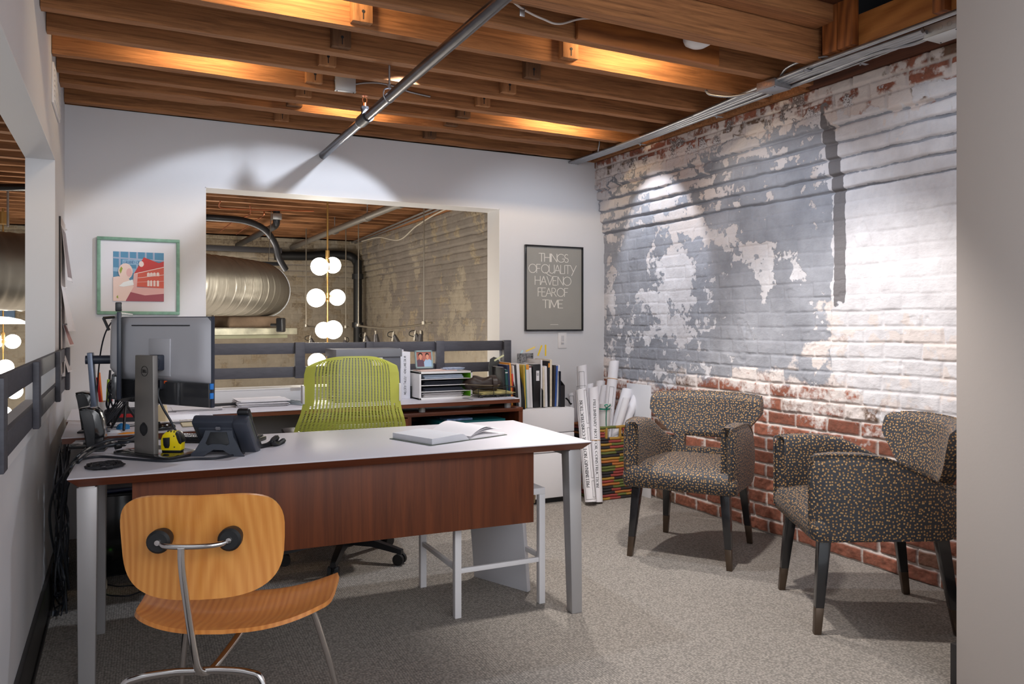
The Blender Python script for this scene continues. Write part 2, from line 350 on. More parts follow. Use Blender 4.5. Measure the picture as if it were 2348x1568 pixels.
# stroke lettering: glyphs in a unit-height cell, (width, [polylines])
def arc(cx, cy, rx, ry, a0, a1, n=12): return [(cx+rx*math.cos(R(a0+(a1-a0)*i/n)), cy+ry*math.sin(R(a0+(a1-a0)*i/n))) for i in range(n+1)]
G = {
 'A': (.72, [[(0, 0), (.36, 1), (.72, 0)], [(.13, .34), (.59, .34)]]),
 'B': (.55, [[(0, 0), (0, 1)], [(0, 1)]+arc(.25, .76, .25, .24, 90, -90)+[(0, .52)], [(0, .52)]+arc(.28, .26, .27, .26, 90, -90)+[(0, 0)]]),
 'C': (.78, [arc(.46, .5, .46, .5, 50, 310, 20)]),
 'D': (.72, [[(0, 0), (0, 1)]+arc(.2, .5, .52, .5, 90, -90, 16)+[(0, 0)]]),
 'E': (.46, [[(.46, 1), (0, 1), (0, 0), (.46, 0)], [(0, .52), (.38, .52)]]),
 'F': (.44, [[(.44, 1), (0, 1), (0, 0)], [(0, .52), (.36, .52)]]),
 'G': (.82, [arc(.46, .5, .46, .5, 50, 325, 20)+[(.84, .42)], [(.6, .42), (.86, .42)]]),
 'H': (.62, [[(0, 0), (0, 1)], [(.62, 0), (.62, 1)], [(0, .52), (.62, .52)]]),
 'I': (.10, [[(.05, 0), (.05, 1)]]),
 'L': (.42, [[(0, 1), (0, 0), (.42, 0)]]),
 'K': (.5, [[(0, 0), (0, 1)], [(.5, 1), (0, .45)], [(.12, .56), (.5, 0)]]),
 'M': (.84, [[(0, 0), (.08, 1), (.42, .1), (.76, 1), (.84, 0)]]),
 'N': (.66, [[(0, 0), (0, 1), (.66, 0), (.66, 1)]]),
 'O': (.92, [arc(.46, .5, .46, .5, 0, 360, 28)]),
 'P': (.5, [[(0, 0), (0, 1)]+arc(.22, .74, .28, .26, 90, -90)+[(0, .48)]]),
 'Q': (.92, [arc(.46, .5, .46, .5, 0, 360, 28), [(.5, .08), (.85, -.2), (1.2, -.34)]]),
 'R': (.54, [[(0, 0), (0, 1)]+arc(.22, .74, .26, .26, 90, -90)+[(0, .48)], [(.2, .48), (.58, 0)]]),
 'S': (.46, [arc(.24, .76, .2, .24, 40, 250, 12)+arc(.24, .26, .22, .26, 90, -140, 12)]),
 'T': (.62, [[(0, 1), (.62, 1)], [(.31, 1), (.31, 0)]]),
 'U': (.62, [[(0, 1), (0, .3)]+arc(.31, .3, .31, .3, 180, 360)+[(.62, 1)]]),
 'V': (.68, [[(0, 1), (.34, 0), (.68, 1)]]),
 'W': (1.0, [[(0, 1), (.25, 0), (.5, 1), (.75, 0), (1, 1)]]),
 'X': (.6, [[(0, 1), (.6, 0)], [(0, 0), (.6, 1)]]),
 'Y': (.66, [[(0, 1), (.34, .3)], [(.74, 1), (.14, -.22)]]),
 'Z': (.56, [[(0, 1), (.56, 1), (0, 0), (.56, 0)]]),
 '0': (.5, [arc(.25, .5, .25, .5, 0, 360, 18)]), '1': (.15, [[(0, .8), (.12, 1), (.12, 0)]]),
 '2': (.46, [arc(.23, .74, .22, .26, 160, -40)+[(0, 0), (.46, 0)]]), '4': (.5, [[(.36, 0), (.36, 1), (0, .3), (.5, .3)]]),
 '6': (.46, [arc(.23, .27, .23, .27, 0, 360, 14), [(.02, .35), (.1, .75), (.34, 1)]]), '7': (.46, [[(0, 1), (.46, 1), (.15, 0)]]),
 '.': (.05, [[(0, 0), (.04, .04)]]), '-': (.3, [[(0, .45), (.3, .45)]]), '#': (.5, [[(.1, 0), (.2, 1)], [(.35, 0), (.45, 1)], [(0, .65), (.5, .65)], [(0, .35), (.5, .35)]]),
}
def text_quads(txt, h, w, track=.12, space=.35, serif=False, xs=1.0, jitter=0.0, thin=None):
    """list of 4-point quads in the (x,y) plane, origin lower left; returns quads, total width"""
    out = []; x = 0.0; rnd = random.Random(5)
    thin = thin or w*.45
    for chh in txt:
        if chh == ' ': x += space*h*xs; continue
        gw, ls = G[chh]
        jy = rnd.uniform(-jitter, jitter)*h
        for pl in ls:
            pts = [Vector((x+p[0]*h*xs+rnd.uniform(-jitter, jitter)*h*.3, p[1]*h+jy)) for p in pl]
            for a, b in zip(pts, pts[1:]):
                d = b-a
                if d.length < 1e-7: continue
                d.normalize(); ww = w
                if serif: ww = thin+(w-thin)*max(0, abs(d.y))**1.2*(1 if d.y*d.x <= 1e-6 or abs(d.x) < .2 else .25)
                nn = Vector((-d.y, d.x))*ww/2; e = d*ww*.3
                out.append([a-e-nn, b+e-nn, b+e+nn, a-e+nn])
            if serif:
                for q in (pts[0], pts[-1]):
                    if len(pl) < 8 and (abs(q.y-jy) < .02*h or abs(q.y-jy-h) < .02*h):
                        out.append([q+Vector((-w*1.35, -thin/2)), q+Vector((w*1.35, -thin/2)), q+Vector((w*1.35, thin/2)), q+Vector((-w*1.35, thin/2))])
        x += (gw*xs+track)*h
    return out, x-track*h
def put_quads(mb, quads, fn, lift=.0006):
    """fn(x,y,k)->world point with k the height over the surface; gives each stroke a little thickness"""
    for k, q in enumerate(quads):
        z = lift*(1+.12*(k % 5))
        mb._add([fn(p.x, p.y, z) for p in q]+[fn(p.x, p.y, 0) for p in q], [(0, 1, 2, 3), (0, 4, 5, 1), (1, 5, 6, 2), (2, 6, 7, 3), (3, 7, 4, 0)], smooth=False)

# ================================================================== THE ROOM
YB = 5.175                                  # face of the back wall
ML = Tm(-.238, YB, 0, -math.atan(.010))     # frame of the left wall: x = off the wall into the room, y = along it (negative towards the camera)
def box_struct(name, m, *bx, M=None, **k):
    mb = MB(M)
    for b in bx: mb.box(*b, **k)
    return struct(name, mb, m)
box_struct('floor', CARPET, (-.36, 3.6, -.5, YB+.02, -.12, 0))
# back wall with its opening
WX0, WX1, WZ0, WZ1 = .517, 2.541, .82, 2.083
mb = MB().use(W_PAINT)
for b in ((-.36, WX0, YB, YB+.2, 0, 2.498), (WX1, 3.47, YB, YB+.2, 0, 2.498), (WX0, WX1, YB, YB+.2, 0, WZ0), (WX0, WX1, YB, YB+.2, WZ1, 2.498)): mb.box(*b)
bmesh.ops.remove_doubles(mb.bm, verts=mb.bm.verts, dist=1e-5)
struct('wall_back', mb, W_PAINT)
mb = MB()                                   # painted liner of the opening
mb.box(WX0, WX0+.004, YB-.001, YB+.203, WZ0, WZ1); mb.box(WX1-.004, WX1, YB-.001, YB+.203, WZ0, WZ1)
mb.box(WX0, WX1, YB-.001, YB+.203, WZ1-.004, WZ1); mb.box(WX0, WX1, YB-.003, YB+.203, WZ0, WZ0+.006)
struct('trim_1', mb, JAMB)
# left wall (frame ML), opening from y=-.92 to -4.4
mb = MB(ML)
for b in ((-.122, 0, -.735, -.0, 0, 2.70), (-.122, 0, -4.4, -.735, 0, .87), (-.122, 0, -4.4, -.735, 2.045, 2.70), (-.122, 0, -5.6, -4.4, 0, 2.70)): mb.box(*b)
struct('wall_left', mb, W_PAINT)
mb = MB(ML)
mb.box(-.124, .001, -.739, -.734, .87, 2.045); mb.box(-.124, .001, -4.4, -.735, 2.040, 2.046); mb.box(-.124, .003, -4.4, -.735, .868, .874)
mb.box(0, .007, -4.4, -.735, .838, .872)
struct('trim_2', mb, JAMB)
mb = MB(ML); mb.box(.0, .016, -5.5, -.6, 0, .158, bev=.003); mb.box(.016, .024, -5.5, -.6, 0, .02, bev=.003)
struct('baseboard_left', mb, BASEB)
# partition whose end closes the picture on the right
mb = MB(); mb.box(2.548, 3.6, 1.05, 1.684, 0, 2.9, bev=.004); struct('wall_near', mb, BEIGE)
mb = MB(); mb.box(2.552, 3.30, 1.684, 1.708, 0, .15, bev=.003); struct('baseboard_near', mb, BASEB)

# ------------------------------------------------------------------ brickwork as relief geometry
def vnoise(y, z, s, seed):
    rs = np.random.RandomState(seed); T = rs.rand(256, 256)
    a = y*s+1000.3; b = z*s+1000.7; i = np.floor(a).astype(int); j = np.floor(b).astype(int); fa = a-i; fb = b-j
    fa = fa*fa*(3-2*fa); fb = fb*fb*(3-2*fb); i %= 255; j %= 255
    return (T[i, j]*(1-fa)+T[i+1, j]*fa)*(1-fb)+(T[i, j+1]*(1-fa)+T[i+1, j+1]*fa)*fb
def fbm(y, z, s, seed, o=5): 
    t = 0; amp = 1; tot = 0
    for k in range(o): t = t+amp*vnoise(y, z, s*2.03**k, seed+k); tot += amp; amp *= .55
    return t/tot
def sst(a, b, x): t = np.clip((x-a)/(b-a), 0, 1); return t*t*(3-2*t)
BH, BL = .0815, .215
def brick_material(name, cols):
    m = bpy.data.materials.new(name); m.use_nodes = True; N, Lk = nodes_of(m); b = N['Principled BSDF']
    tc = N.new('ShaderNodeTexCoord')
    def attr(a): n = N.new('ShaderNodeAttribute'); n.attribute_name = a; return n.outputs['Fac']
    def mixc(f, a, c):
        x = N.new('ShaderNodeMix'); x.data_type = 'RGBA'
        if isinstance(f, float): x.inputs[0].default_value = f
        else: Lk.new(f, x.inputs[0])
        for k, v in ((6, a), (7, c)):
            if isinstance(v, tuple): x.inputs[k].default_value = lin(v)
            else: Lk.new(v, x.inputs[k])
        return x.outputs[2]
    def ns(s, d=6, st=None):
        x = N.new('ShaderNodeTexNoise'); x.inputs['Scale'].default_value = s; x.inputs['Detail'].default_value = d; x.inputs['Roughness'].default_value = .6
        if st:
            mp = N.new('ShaderNodeMapping'); mp.inputs['Scale'].default_value = st; Lk.new(tc.outputs['Object'], mp.inputs[0]); Lk.new(mp.outputs[0], x.inputs['Vector'])
        else: Lk.new(tc.outputs['Object'], x.inputs['Vector'])
        return x.outputs[0]
    def edge(a, nz, amp, lo, hi):
        x = N.new('ShaderNodeMath'); x.operation = 'MULTIPLY_ADD'; Lk.new(nz, x.inputs[0]); x.inputs[1].default_value = amp; Lk.new(a, x.inputs[2])
        r = N.new('ShaderNodeMapRange'); Lk.new(x.outputs[0], r.inputs[0]); r.inputs[1].default_value = lo; r.inputs[2].default_value = hi; return r.outputs[0]
    nf = ns(38, 8); nm = ns(9, 6); nb = ns(3.2, 5)
    brick = mixc(attr('tone'), cols['brick_a'], cols['brick_b']); brick = mixc(edge(attr('tone'), nm, .001, .80, .86), brick, cols['brick_c'])
    brick = mixc(edge(attr('zero'), nf, 1.0, .35, .75), brick, cols['brick_d'])
    exposed = mixc(attr('joint'), brick, cols['mortar'])
    haze = mixc(edge(attr('wash'), nf, .7, .85, 1.05), exposed, cols['washc'])
    white = mixc(edge(attr('zero'), nm, 1.0, .3, .7), cols['white_a'], cols['white_b'])
    white = mixc(edge(attr('beige'), nm, .5, .5, 1.1), white, cols['beige'])
    slate = mixc(edge(attr('zero'), nb, 1.0, .3, .7), cols['slate_a'], cols['slate_b'])
    slate = mixc(edge(attr('strip'), nf, .25, .55, .7), slate, cols['strip'])
    paint = mixc(edge(attr('slate'), nf, .75, .825, .88), white, slate)
    fleck = ns(120, 3); paint = mixc(edge(attr('fleck'), fleck, 1.0, 1.12, 1.2), paint, cols['fleck'])
    col = mixc(edge(attr('bare'), nf, .42, .66, .76), paint, haze)
    Lk.new(col, b.inputs['Base Color']); b.inputs['Roughness'].default_value = .78; b.inputs['Specular IOR Level'].default_value = .25
    h = N.new('ShaderNodeMath'); h.operation = 'ADD'; Lk.new(ns(60, 8, (1, 1, 1.6)), h.inputs[0]); Lk.new(edge(attr('slate'), nf, .75, .825, .88), h.inputs[1])
    bp = N.new('ShaderNodeBump'); bp.inputs['Strength'].default_value = .6; bp.inputs['Distance'].default_value = .004; Lk.new(h.outputs[0], bp.inputs['Height']); Lk.new(bp.outputs[0], b.inputs['Normal'])
    return m
PAL = dict(brick_a=(140, 86, 70), brick_b=(176, 110, 88), brick_c=(112, 95, 80), brick_d=(118, 80, 66), mortar=(206, 196, 190), washc=(222, 212, 208),
           white_a=(206, 203, 206), white_b=(228, 226, 229), beige=(204, 190, 182), slate_a=(136, 138, 145), slate_b=(174, 176, 184), strip=(122, 119, 121), fleck=(120, 110, 108))
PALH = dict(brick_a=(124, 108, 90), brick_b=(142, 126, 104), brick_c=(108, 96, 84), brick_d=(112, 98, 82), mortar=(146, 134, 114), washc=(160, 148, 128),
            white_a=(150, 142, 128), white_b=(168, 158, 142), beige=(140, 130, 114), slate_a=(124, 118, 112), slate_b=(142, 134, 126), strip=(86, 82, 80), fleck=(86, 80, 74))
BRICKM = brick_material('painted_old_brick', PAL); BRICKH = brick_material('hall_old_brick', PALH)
def brickwall(name, m, frame, a0, a1, z0, z1, st, fields, seed=3, corbel=True, depth=.07):
    """relief wall: a runs along the wall, z up, relief towards frame +x"""
    na = int((a1-a0)/st)+1; nz = int((z1-z0)/st)+1
    A, Z = np.meshgrid(np.linspace(a0, a1, na), np.linspace(z0, z1, nz))
    zz = Z+.010*(vnoise(A, Z, 1.3, seed+50)-.5)+.004*(vnoise(A, Z, 7, seed+51)-.5)
    row = np.floor(zz/BH); fz = zz/BH-row
    aa = A+(row % 2)*BL*.5+.02*np.sin(row*12.9)+.006*(vnoise(A, Z, 9, seed+52)-.5)
    ci = np.floor(aa/BL); fa = aa/BL-ci
    dj = np.minimum(np.minimum(fz, 1-fz)*BH, np.minimum(fa, 1-fa)*BL)
    rough = .0035*(vnoise(A, Z, 30, seed+9)-.5)
    joint = 1-sst(.0045, .0100, dj+rough)
    djz = np.minimum(fz, 1-fz)*BH
    hsh = np.modf(np.abs(np.sin(row*127.1+ci*311.7)*43758.5453))[0]
    F = fields(A, Z, row, ci, fa, fz, hsh)
    dep = joint*(.0024+.0085*np.clip(F['bare']*1.4, 0, 1))*(1-.35*vnoise(A, Z, 6, seed+3))
    hgt = -dep+(hsh-.5)*.006+.006*(fbm(A, Z, 5, seed+4)-.5)+.0035*(fbm(A, Z, 24, seed+5, 4)-.5)*(1.6+F['bare'])
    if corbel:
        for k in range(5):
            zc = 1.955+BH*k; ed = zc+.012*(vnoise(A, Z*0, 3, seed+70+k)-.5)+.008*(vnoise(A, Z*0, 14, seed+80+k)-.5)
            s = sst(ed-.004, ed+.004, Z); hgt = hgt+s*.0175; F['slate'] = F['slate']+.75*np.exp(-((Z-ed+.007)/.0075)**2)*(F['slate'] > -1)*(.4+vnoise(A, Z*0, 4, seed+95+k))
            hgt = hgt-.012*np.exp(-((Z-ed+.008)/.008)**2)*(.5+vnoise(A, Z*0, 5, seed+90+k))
    chip = sst(.80, .84, vnoise(A, Z, 8, seed+30))*sst(.5, .7, vnoise(A, Z, 31, seed+31)); hgt = hgt-.0035*chip*F.get('chips', 1)
    co = np.stack([hgt, A, Z], -1).reshape(-1, 3)
    k = np.arange(na*nz).reshape(nz, na); q = np.stack([k[:-1, :-1], k[:-1, 1:], k[1:, 1:], k[1:, :-1]], -1).reshape(-1, 4)
    corners = [(-depth, a0, z0), (-depth, a1, z0), (-depth, a1, z1), (-depth, a0, z1)]; n0 = na*nz
    co = np.vstack([co, np.array(corners)])
    faces = q.tolist(); e = k
    faces += [list(e[0, ::-1])+[n0, n0+1], list(e[-1, :])+[n0+2, n0+3], list(e[:, 0])+[n0+3, n0], list(e[::-1, -1])+[n0+1, n0+2], [n0+3, n0+2, n0+1, n0]]
    faces = [[int(x) for x in f] for f in faces]
    me = bpy.data.meshes.new(name); me.from_pydata([tuple(map(float, c)) for c in co], [], faces); me.update()
    me.polygons.foreach_set('use_smooth', [True]*len(q)+[False]*5)
    F['joint'] = joint; F['tone'] = hsh; F['zero'] = A*0
    for nme, arr in F.items():
        if nme == 'chips': continue
        at = me.attributes.new(nme, 'FLOAT', 'POINT'); v = np.zeros(len(co), dtype=np.float32); v[:n0] = arr.reshape(-1); at.data.foreach_set('value', v)
    me.materials.append(m); o = bpy.data.objects.new(name, me); C.objects.link(o); o.matrix_world = frame; o['kind'] = 'structure'; return o
def room_fields(A, Z, row, ci, fa, fz, h):
    Y = A; n1 = fbm(Y, Z, 2.2, 11); n2 = fbm(Y, Z, 8, 21); n3 = fbm(Y, Z, 16, 31, 4)
    bound = np.interp(Y, [2.2, 2.5, 2.75, 2.85, 3.15, 3.5, 3.9, 4.2, 4.65, 5.2], [.70, .735, .78, .93, .935, .93, .93, .86, .80, .93])
    bare = .5+(bound-Z)*2.6+(h-.5)*.34+(n2-.5)*.5
    top = np.interp(Y, [2.2, 2.9, 3.2, 5.2], [.55, .42, .25, .42])
    bare = np.maximum(bare, top+.14+(Z-2.36)*3.2+(n3-.5)*1.6+(n2-.5)*.7)
    patch = (sst(3.10, 3.0, Y)*0+sst(2.93, 2.98, Y)*sst(3.16, 3.10, Y))*sst(.95, 1.0, Z)*sst(1.40, 1.36, Z)
    bare = np.maximum(bare, patch*(.42+(n3-.5)*1.2))
    wash = .40+(Z-bound+.30)*.7+(n2-.5)*.9+(h-.5)*.2+patch*.3+sst(2.3, 2.45, Z)*.2
    wash = np.where(Z > 1.7, .62+(n2-.5)*1.3+(n3-.5)*.8, wash)
    whitewash = sst(3.35, 3.1, Y)*sst(.7, .8, Z)*sst(1.36, 1.28, Z)
    bare = np.maximum(bare, whitewash*(.44+(n3-.5)*.7+(h-.5)*.35+(n2-.5)*.4)); wash = np.maximum(wash, whitewash*(.62+(n2-.5)*.4))
    # slate blue paint in the middle and left, peeling white over it
    s = sst(2.97, 3.0, Y)*.62
    low = sst(1.98, 1.90, Z+(n2-.5)*.1)
    s = s+low*.12-(1-low)*.16
    s = s-.42*sst(4.35, 4.75, Y)*sst(1.3, 1.7, Z)*0-.34*np.exp(-((Y-4.27)/.22)**2)*sst(1.05, 1.25, Z)
    s = s-.38*np.exp(-((Y-(3.05+.95*(Z-1.45)/.5+.15))/.24)**2)*sst(1.40, 1.55, Z)*sst(1.98, 1.9, Z)
    s = s+.10*np.exp(-((Y-3.3)/.35)**2-((Z-1.15)/.28)**2)-.14*sst(3.9, 4.2, Y)*sst(.8, 1.0, Z)*sst(1.9, 1.6, Z)
    s = s-.25*np.exp(-((Y-5.08)/.07)**2)*sst(.9, 1.1, Z)
    s = s+.03+(n1-.5)*.45+(n2-.5)*1.05+(n3-.5)*.9
    s = np.where((Y < 2.97), .05, s)
    # dark vertical ghost of an old post
    edge = np.interp(Z, [1.3, 2.0, 2.1, 2.25, 2.5], [2.895, 2.893, 2.898, 2.902, 2.905])
    edge = edge+.012*(n3-.5); w = np.interp(Z, [1.3, 2.0, 2.5], [.070, .075, .08])
    st = sst(edge-.004, edge+.004, Y)*sst(edge+w+.004, edge+w-.004, Y)*sst(1.33, 1.37, Z+(n3-.5)*.1)
    s = np.maximum(s, st*1.2)
    beige = sst(3.0, 3.1, Y)*.35*sst(1.4, 1.8, Z)+.1+(n1-.5)*.8
    fleck = sst(2.25, 2.45, Z)*.45+.18+.12*sst(2.0, 2.3, Z)+(n2-.5)*.2
    return dict(bare=bare, wash=wash, slate=s, strip=st, beige=beige, fleck=fleck, chips=1)
def hall_fields(A, Z, row, ci, fa, fz, h):
    n1 = fbm(A, Z, 1.7, 111); n2 = fbm(A, Z, 6, 121, 4)
    bare = .28+(n2-.5)*1.0+(h-.5)*.15+sst(2.1, 2.4, Z)*.12
    s = .42+(n1-.5)*1.7+(n2-.5)*.6+.16*sst(.9, 1.9, Z)
    return dict(bare=bare, wash=bare*0+.55+(n2-.5)*.4, slate=s, strip=s*0, beige=.3+(n1-.5), fleck=.35+(n2-.5)*.3, chips=1)
def farhall_fields(A, Z, row, ci, fa, fz, h):
    F = hall_fields(A, Z, row, ci, fa, fz, h); F['slate'] = F['slate']-.55; F['bare'] = F['bare']+.12; return F
# wall frames: local x -> into the room, local y -> along
FR = Matrix(((-1, 0, 0, 3.455), (0, 1, 0, 0), (0, 0, 1, 0), (0, 0, 0, 1)))      # mirrored: relief grows to -X
FR = Matrix.Translation((3.455, 0, 0)) @ Matrix.Rotation(PI, 4, 'Z')             # local y = -Y
def flipY(f): return lambda A, Z, *r: f(-A, Z, *r)
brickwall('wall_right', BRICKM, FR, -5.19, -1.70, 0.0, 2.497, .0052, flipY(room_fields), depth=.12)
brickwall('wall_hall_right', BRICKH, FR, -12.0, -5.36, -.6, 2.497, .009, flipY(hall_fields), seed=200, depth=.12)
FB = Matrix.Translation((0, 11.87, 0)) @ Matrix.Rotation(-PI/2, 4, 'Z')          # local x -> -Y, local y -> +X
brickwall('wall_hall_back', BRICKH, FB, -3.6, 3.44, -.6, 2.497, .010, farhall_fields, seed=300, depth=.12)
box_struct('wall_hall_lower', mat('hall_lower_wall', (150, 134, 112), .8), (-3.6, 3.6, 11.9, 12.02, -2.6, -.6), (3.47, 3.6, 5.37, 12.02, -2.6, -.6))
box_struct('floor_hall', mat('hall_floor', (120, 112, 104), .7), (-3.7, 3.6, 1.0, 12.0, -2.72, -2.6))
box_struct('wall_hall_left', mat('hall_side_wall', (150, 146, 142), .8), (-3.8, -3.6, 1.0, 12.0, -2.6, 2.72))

# ------------------------------------------------------------------ ceiling
box_struct('ceiling', DECK, (-3.8, 3.6, 2.66, 12.0, 2.72, 2.76), (-3.8, 3.02, 1.9, 2.66, 2.72, 2.76), (-.4, 3.6, .6, 1.9, 2.72, 2.76))
def beam_mb(x0, x1, yc, w, z0, z1, wob=.004, n=60, seed=0):
    mb = MB(); ring = []
    for i in range(n+1):
        x = x0+(x1-x0)*i/n
        q = lambda k, s=1.0: wob*s*(noise.noise(Vector((x*2.1, k*7.3+seed, 0)))+.5*noise.noise(Vector((x*9, k*3.1+seed, 4))))
        by = yc+q(9, .8)
        ring.append([(x, by-w/2+q(1), z0+q(2)), (x, by-w/2+q(3, .4), z0+.012), (x, by-w/2, z1), (x, by+w/2, z1), (x, by+w/2+q(4, .4), z0+.012), (x, by+w/2+q(5), z0+q(6))])
    v = [p for r in ring for p in r]; fs = []
    for i in range(n):
        for j in range(6): fs.append((i*6+j, i*6+(j+1) % 6, (i+1)*6+(j+1) % 6, (i+1)*6+j))
    fs.append(tuple(range(6))[::-1]); fs.append(tuple(n*6+j for j in range(6)))
    mb._add(v, fs); return mb
JY = [5.128, 4.775, 4.528, 4.247, 3.943, 3.652, 3.305, 2.995]
ords = ['first', 'second', 'third', 'fourth', 'fifth', 'sixth', 'seventh', 'eighth', 'ninth', 'tenth', 'eleventh', 'twelfth', 'thirteenth', 'fourteenth', 'fifteenth', 'sixteenth', 'seventeenth', 'eighteenth', 'nineteenth', 'twentieth', 'twenty-first', 'twenty-second', 'twenty-third']
for i, y in enumerate(JY):
    w = (.05, .11, .056, .058, .052, .052, .052, .055)[i]
    solo('ceiling_joist', beam_mb(-.236-.01*(YB-y), 3.30, y, w, 2.5, 2.72, (.006, .011, .004, .005, .004, .003, .003, .003)[i], seed=i*11),
         JOIST, 'old sawn wooden ceiling joist over the office, %s out from the back wall' % ords[i], 'joist', 'ceiling joists of the office', sharp=50)
solo('ceiling_joist', beam_mb(-.26, 3.03, 2.712, .075, 2.5, 2.72, .003, seed=90), JOIST, 'deep header joist reaching the wooden stub posts above the conduit', 'joist', 'ceiling joists of the office', sharp=50)
solo('ceiling_joist', beam_mb(-.26, 2.982, 2.615, .10, 2.640, 2.86, .003, seed=97), JOIST, 'nearest ceiling joist, cut off by the top of the picture', 'joist', 'ceiling joists of the office', sharp=50)
def block(x, y0, y1, z0, m, label, slant=0.0, w=.088):
    y1 += .004; y0 = y1-.046; z0 = z0-.018; slant = 0
    t = thing('blocking', label, 'wood block', (x, (y0+y1)/2, z0), 0, 'blocking between the joists')
    mb = L(t); d = (y1-y0)/2
    mb.box(-w/2, w/2, -d, d, 0, 2.715-z0, bev=.004, m=Matrix(((1, slant, 0, 0), (0, 1, 0, 0), (0, 0, 1, 0), (0, 0, 0, 1))))
    part('board', mb, m, t)
    mb = L(t); mb.cyl((.002, -d+.001, .045), (.002, -d-.002, .045), .007, n=10); mb.box(.0, .004, -d-.0015, -d+.001, .012, .045); part('nail_hole', mb, INK, t)
for k in range(6):
    ya, yb = JY[k+1]+.028, JY[k]-.028
    if k == 0: ya = JY[1]+.055; 
    if k == 1: yb = JY[1]-.055
    block((.958, .960, .966, .960, .955, .948)[k], ya, yb, 2.535, (BLOCK, BLOCKX, BLOCK, BLOCK, BLOCK, BLOCKX)[k], 'short wood block between joists in the left row, %s from the back wall' % ords[k])
block(.945, JY[7]+.03, JY[6]-.03, 2.53, BLOCK, 'short wood block between joists in the left row, nearest to the camera')
for k in range(7):
    ya, yb = JY[k+1]+.028, JY[k]-.028
    if k == 0: ya = JY[1]+.055
    if k == 1: yb = JY[1]-.055
    block((1.955, 1.955, 1.945, 1.947, 1.962, 1.955, 1.97)[k], ya, yb, 2.535, (BLOCKX, BLOCKX, BLOCKX, BLOCK, BLOCK, BLOCKX, BLOCK)[k], 'short wood block between joists in the right row, %s from the back wall' % ords[k], slant=-.12)
# sistered board, trimmer, stub posts, ledger plate
mb = MB(); mb.box(1.825, 2.629, 2.936, 2.962, 2.492, 2.585, bev=.002); solo('sister_board', mb, PINE, 'newer pine board nailed along the side of a joist', 'board')
mb = MB(); mb.box(3.03, 3.075, 1.75, 2.66, 2.502, 2.648, bev=.003); solo('trimmer_beam', mb, wood('yellow_pine', (150, 88, 40), (208, 140, 74), (12, 1, 12), 1.6, .55, (.3, .7), .2, ring=2.0), 'yellow pine trimmer beam beside the dark opening above the conduit', 'beam')
for i, (ya, yb, l) in enumerate(((2.55, 2.632, 'grained wooden stub post against the header joist, farther of the pair'), (2.462, 2.546, 'grained wooden stub post beside the dark opening, nearer of the pair'), (2.02, 2.075, 'short grained stub post at the partition end of the trimmer beam'))):
    mb = MB(); mb.box(2.985, 3.028, ya, yb, 2.505, 2.9, bev=.003); solo('stub_post', mb, wood('grained_fir_post', (84, 42, 18), (176, 104, 50), (14, 14, 1), 2.2, .6, (.3, .7), .3, ring=3), l, 'post')
solo('ledger_plate', (lambda m_: m_)(MB().box(3.335, 3.6, 3.05, YB, 2.50, 2.60, bev=.004)), JOIST, 'long wooden plate lying on top of the brick wall, far length', 'beam')
solo('ledger_plate', MB().box(3.345, 3.6, 1.70, 3.04, 2.50, 2.60, bev=.004), wood('dark_plate', (58, 30, 20), (104, 58, 38), (9, 1, 9), 2, .8), 'dark wooden plate lying on top of the brick wall, near length', 'beam')
solo('ledger_plate', MB().box(3.33, 3.6, 5.38, 11.85, 2.50, 2.60, bev=.004), JOIST, 'wooden plate on top of the brick wall in the hall beyond', 'beam')
# hall joists
for k in range(21):
    y = 5.52+k*.305
    solo('ceiling_joist', beam_mb(-3.55, 3.30, y, .055, 2.5+.004*math.sin(k*5), 2.72, .009, n=50, seed=200+k*7), HJOIST, 'sawn ceiling joist of the hall, %s beyond the back wall' % ords[k], 'joist', 'ceiling joists of the hall', sharp=50)
for k, y in enumerate((4.95, 4.64, 4.33)):
    solo('ceiling_joist', beam_mb(-3.55, -.40, y, .055, 2.5, 2.72, .006, n=30, seed=400+k*7), HJOIST, 'short run of ceiling joist outside the left opening, %s from the corner' % ords[k], 'joist', 'ceiling joists outside the left opening', sharp=50)
box_struct('trim_3', DECK, (3.46, 3.6, 1.7, 12.0, 2.60, 2.72), (-3.8, 3.6, 11.99, 12.05, 2.4, 2.76), (3.34, 3.46, 1.7, 12.0, 2.601, 2.72))
box_struct('wall_upper_back', mat('joist_end_plaster', (120, 100, 84), .9), (-.12, 3.3, YB+.10, YB+.14, 2.498, 2.72))

# ================================================================== MAIN DESK
MD = Tm(-.129, 2.933, 0, R(-2.62)); DW, DD, DZ = 1.967, .815, .735
t = thing('office_desk', 'large white-topped desk with cherry modesty panel and silver legs', 'desk', (-.129, 2.933, 0), R(-2.62))
part('desktop', L(t).box(0, DW, 0, DD, DZ-.005, DZ, bev=.0015), LAM, t, 'white laminate desktop')
mb = L(t); e = .030
mb._add([(0, 0, DZ-.005), (DW, 0, DZ-.005), (DW, DD, DZ-.005), (0, DD, DZ-.005), (e, e, DZ-.034), (DW-e, e, DZ-.034), (DW-e, DD-e, DZ-.034), (e, DD-e, DZ-.034)],
        [(0, 1, 2, 3), (7, 6, 5, 4), (0, 4, 5, 1), (1, 5, 6, 2), (2, 6, 7, 3), (3, 7, 4, 0)])
part('desk_edge', mb, CHERRYX, t, 'bevelled cherry wood edge')
part('modesty_panel', L(t).box(.19, 1.725, .072, .090, .398, DZ-.036, bev=.001), CHERRY, t, 'cherry veneer modesty panel')
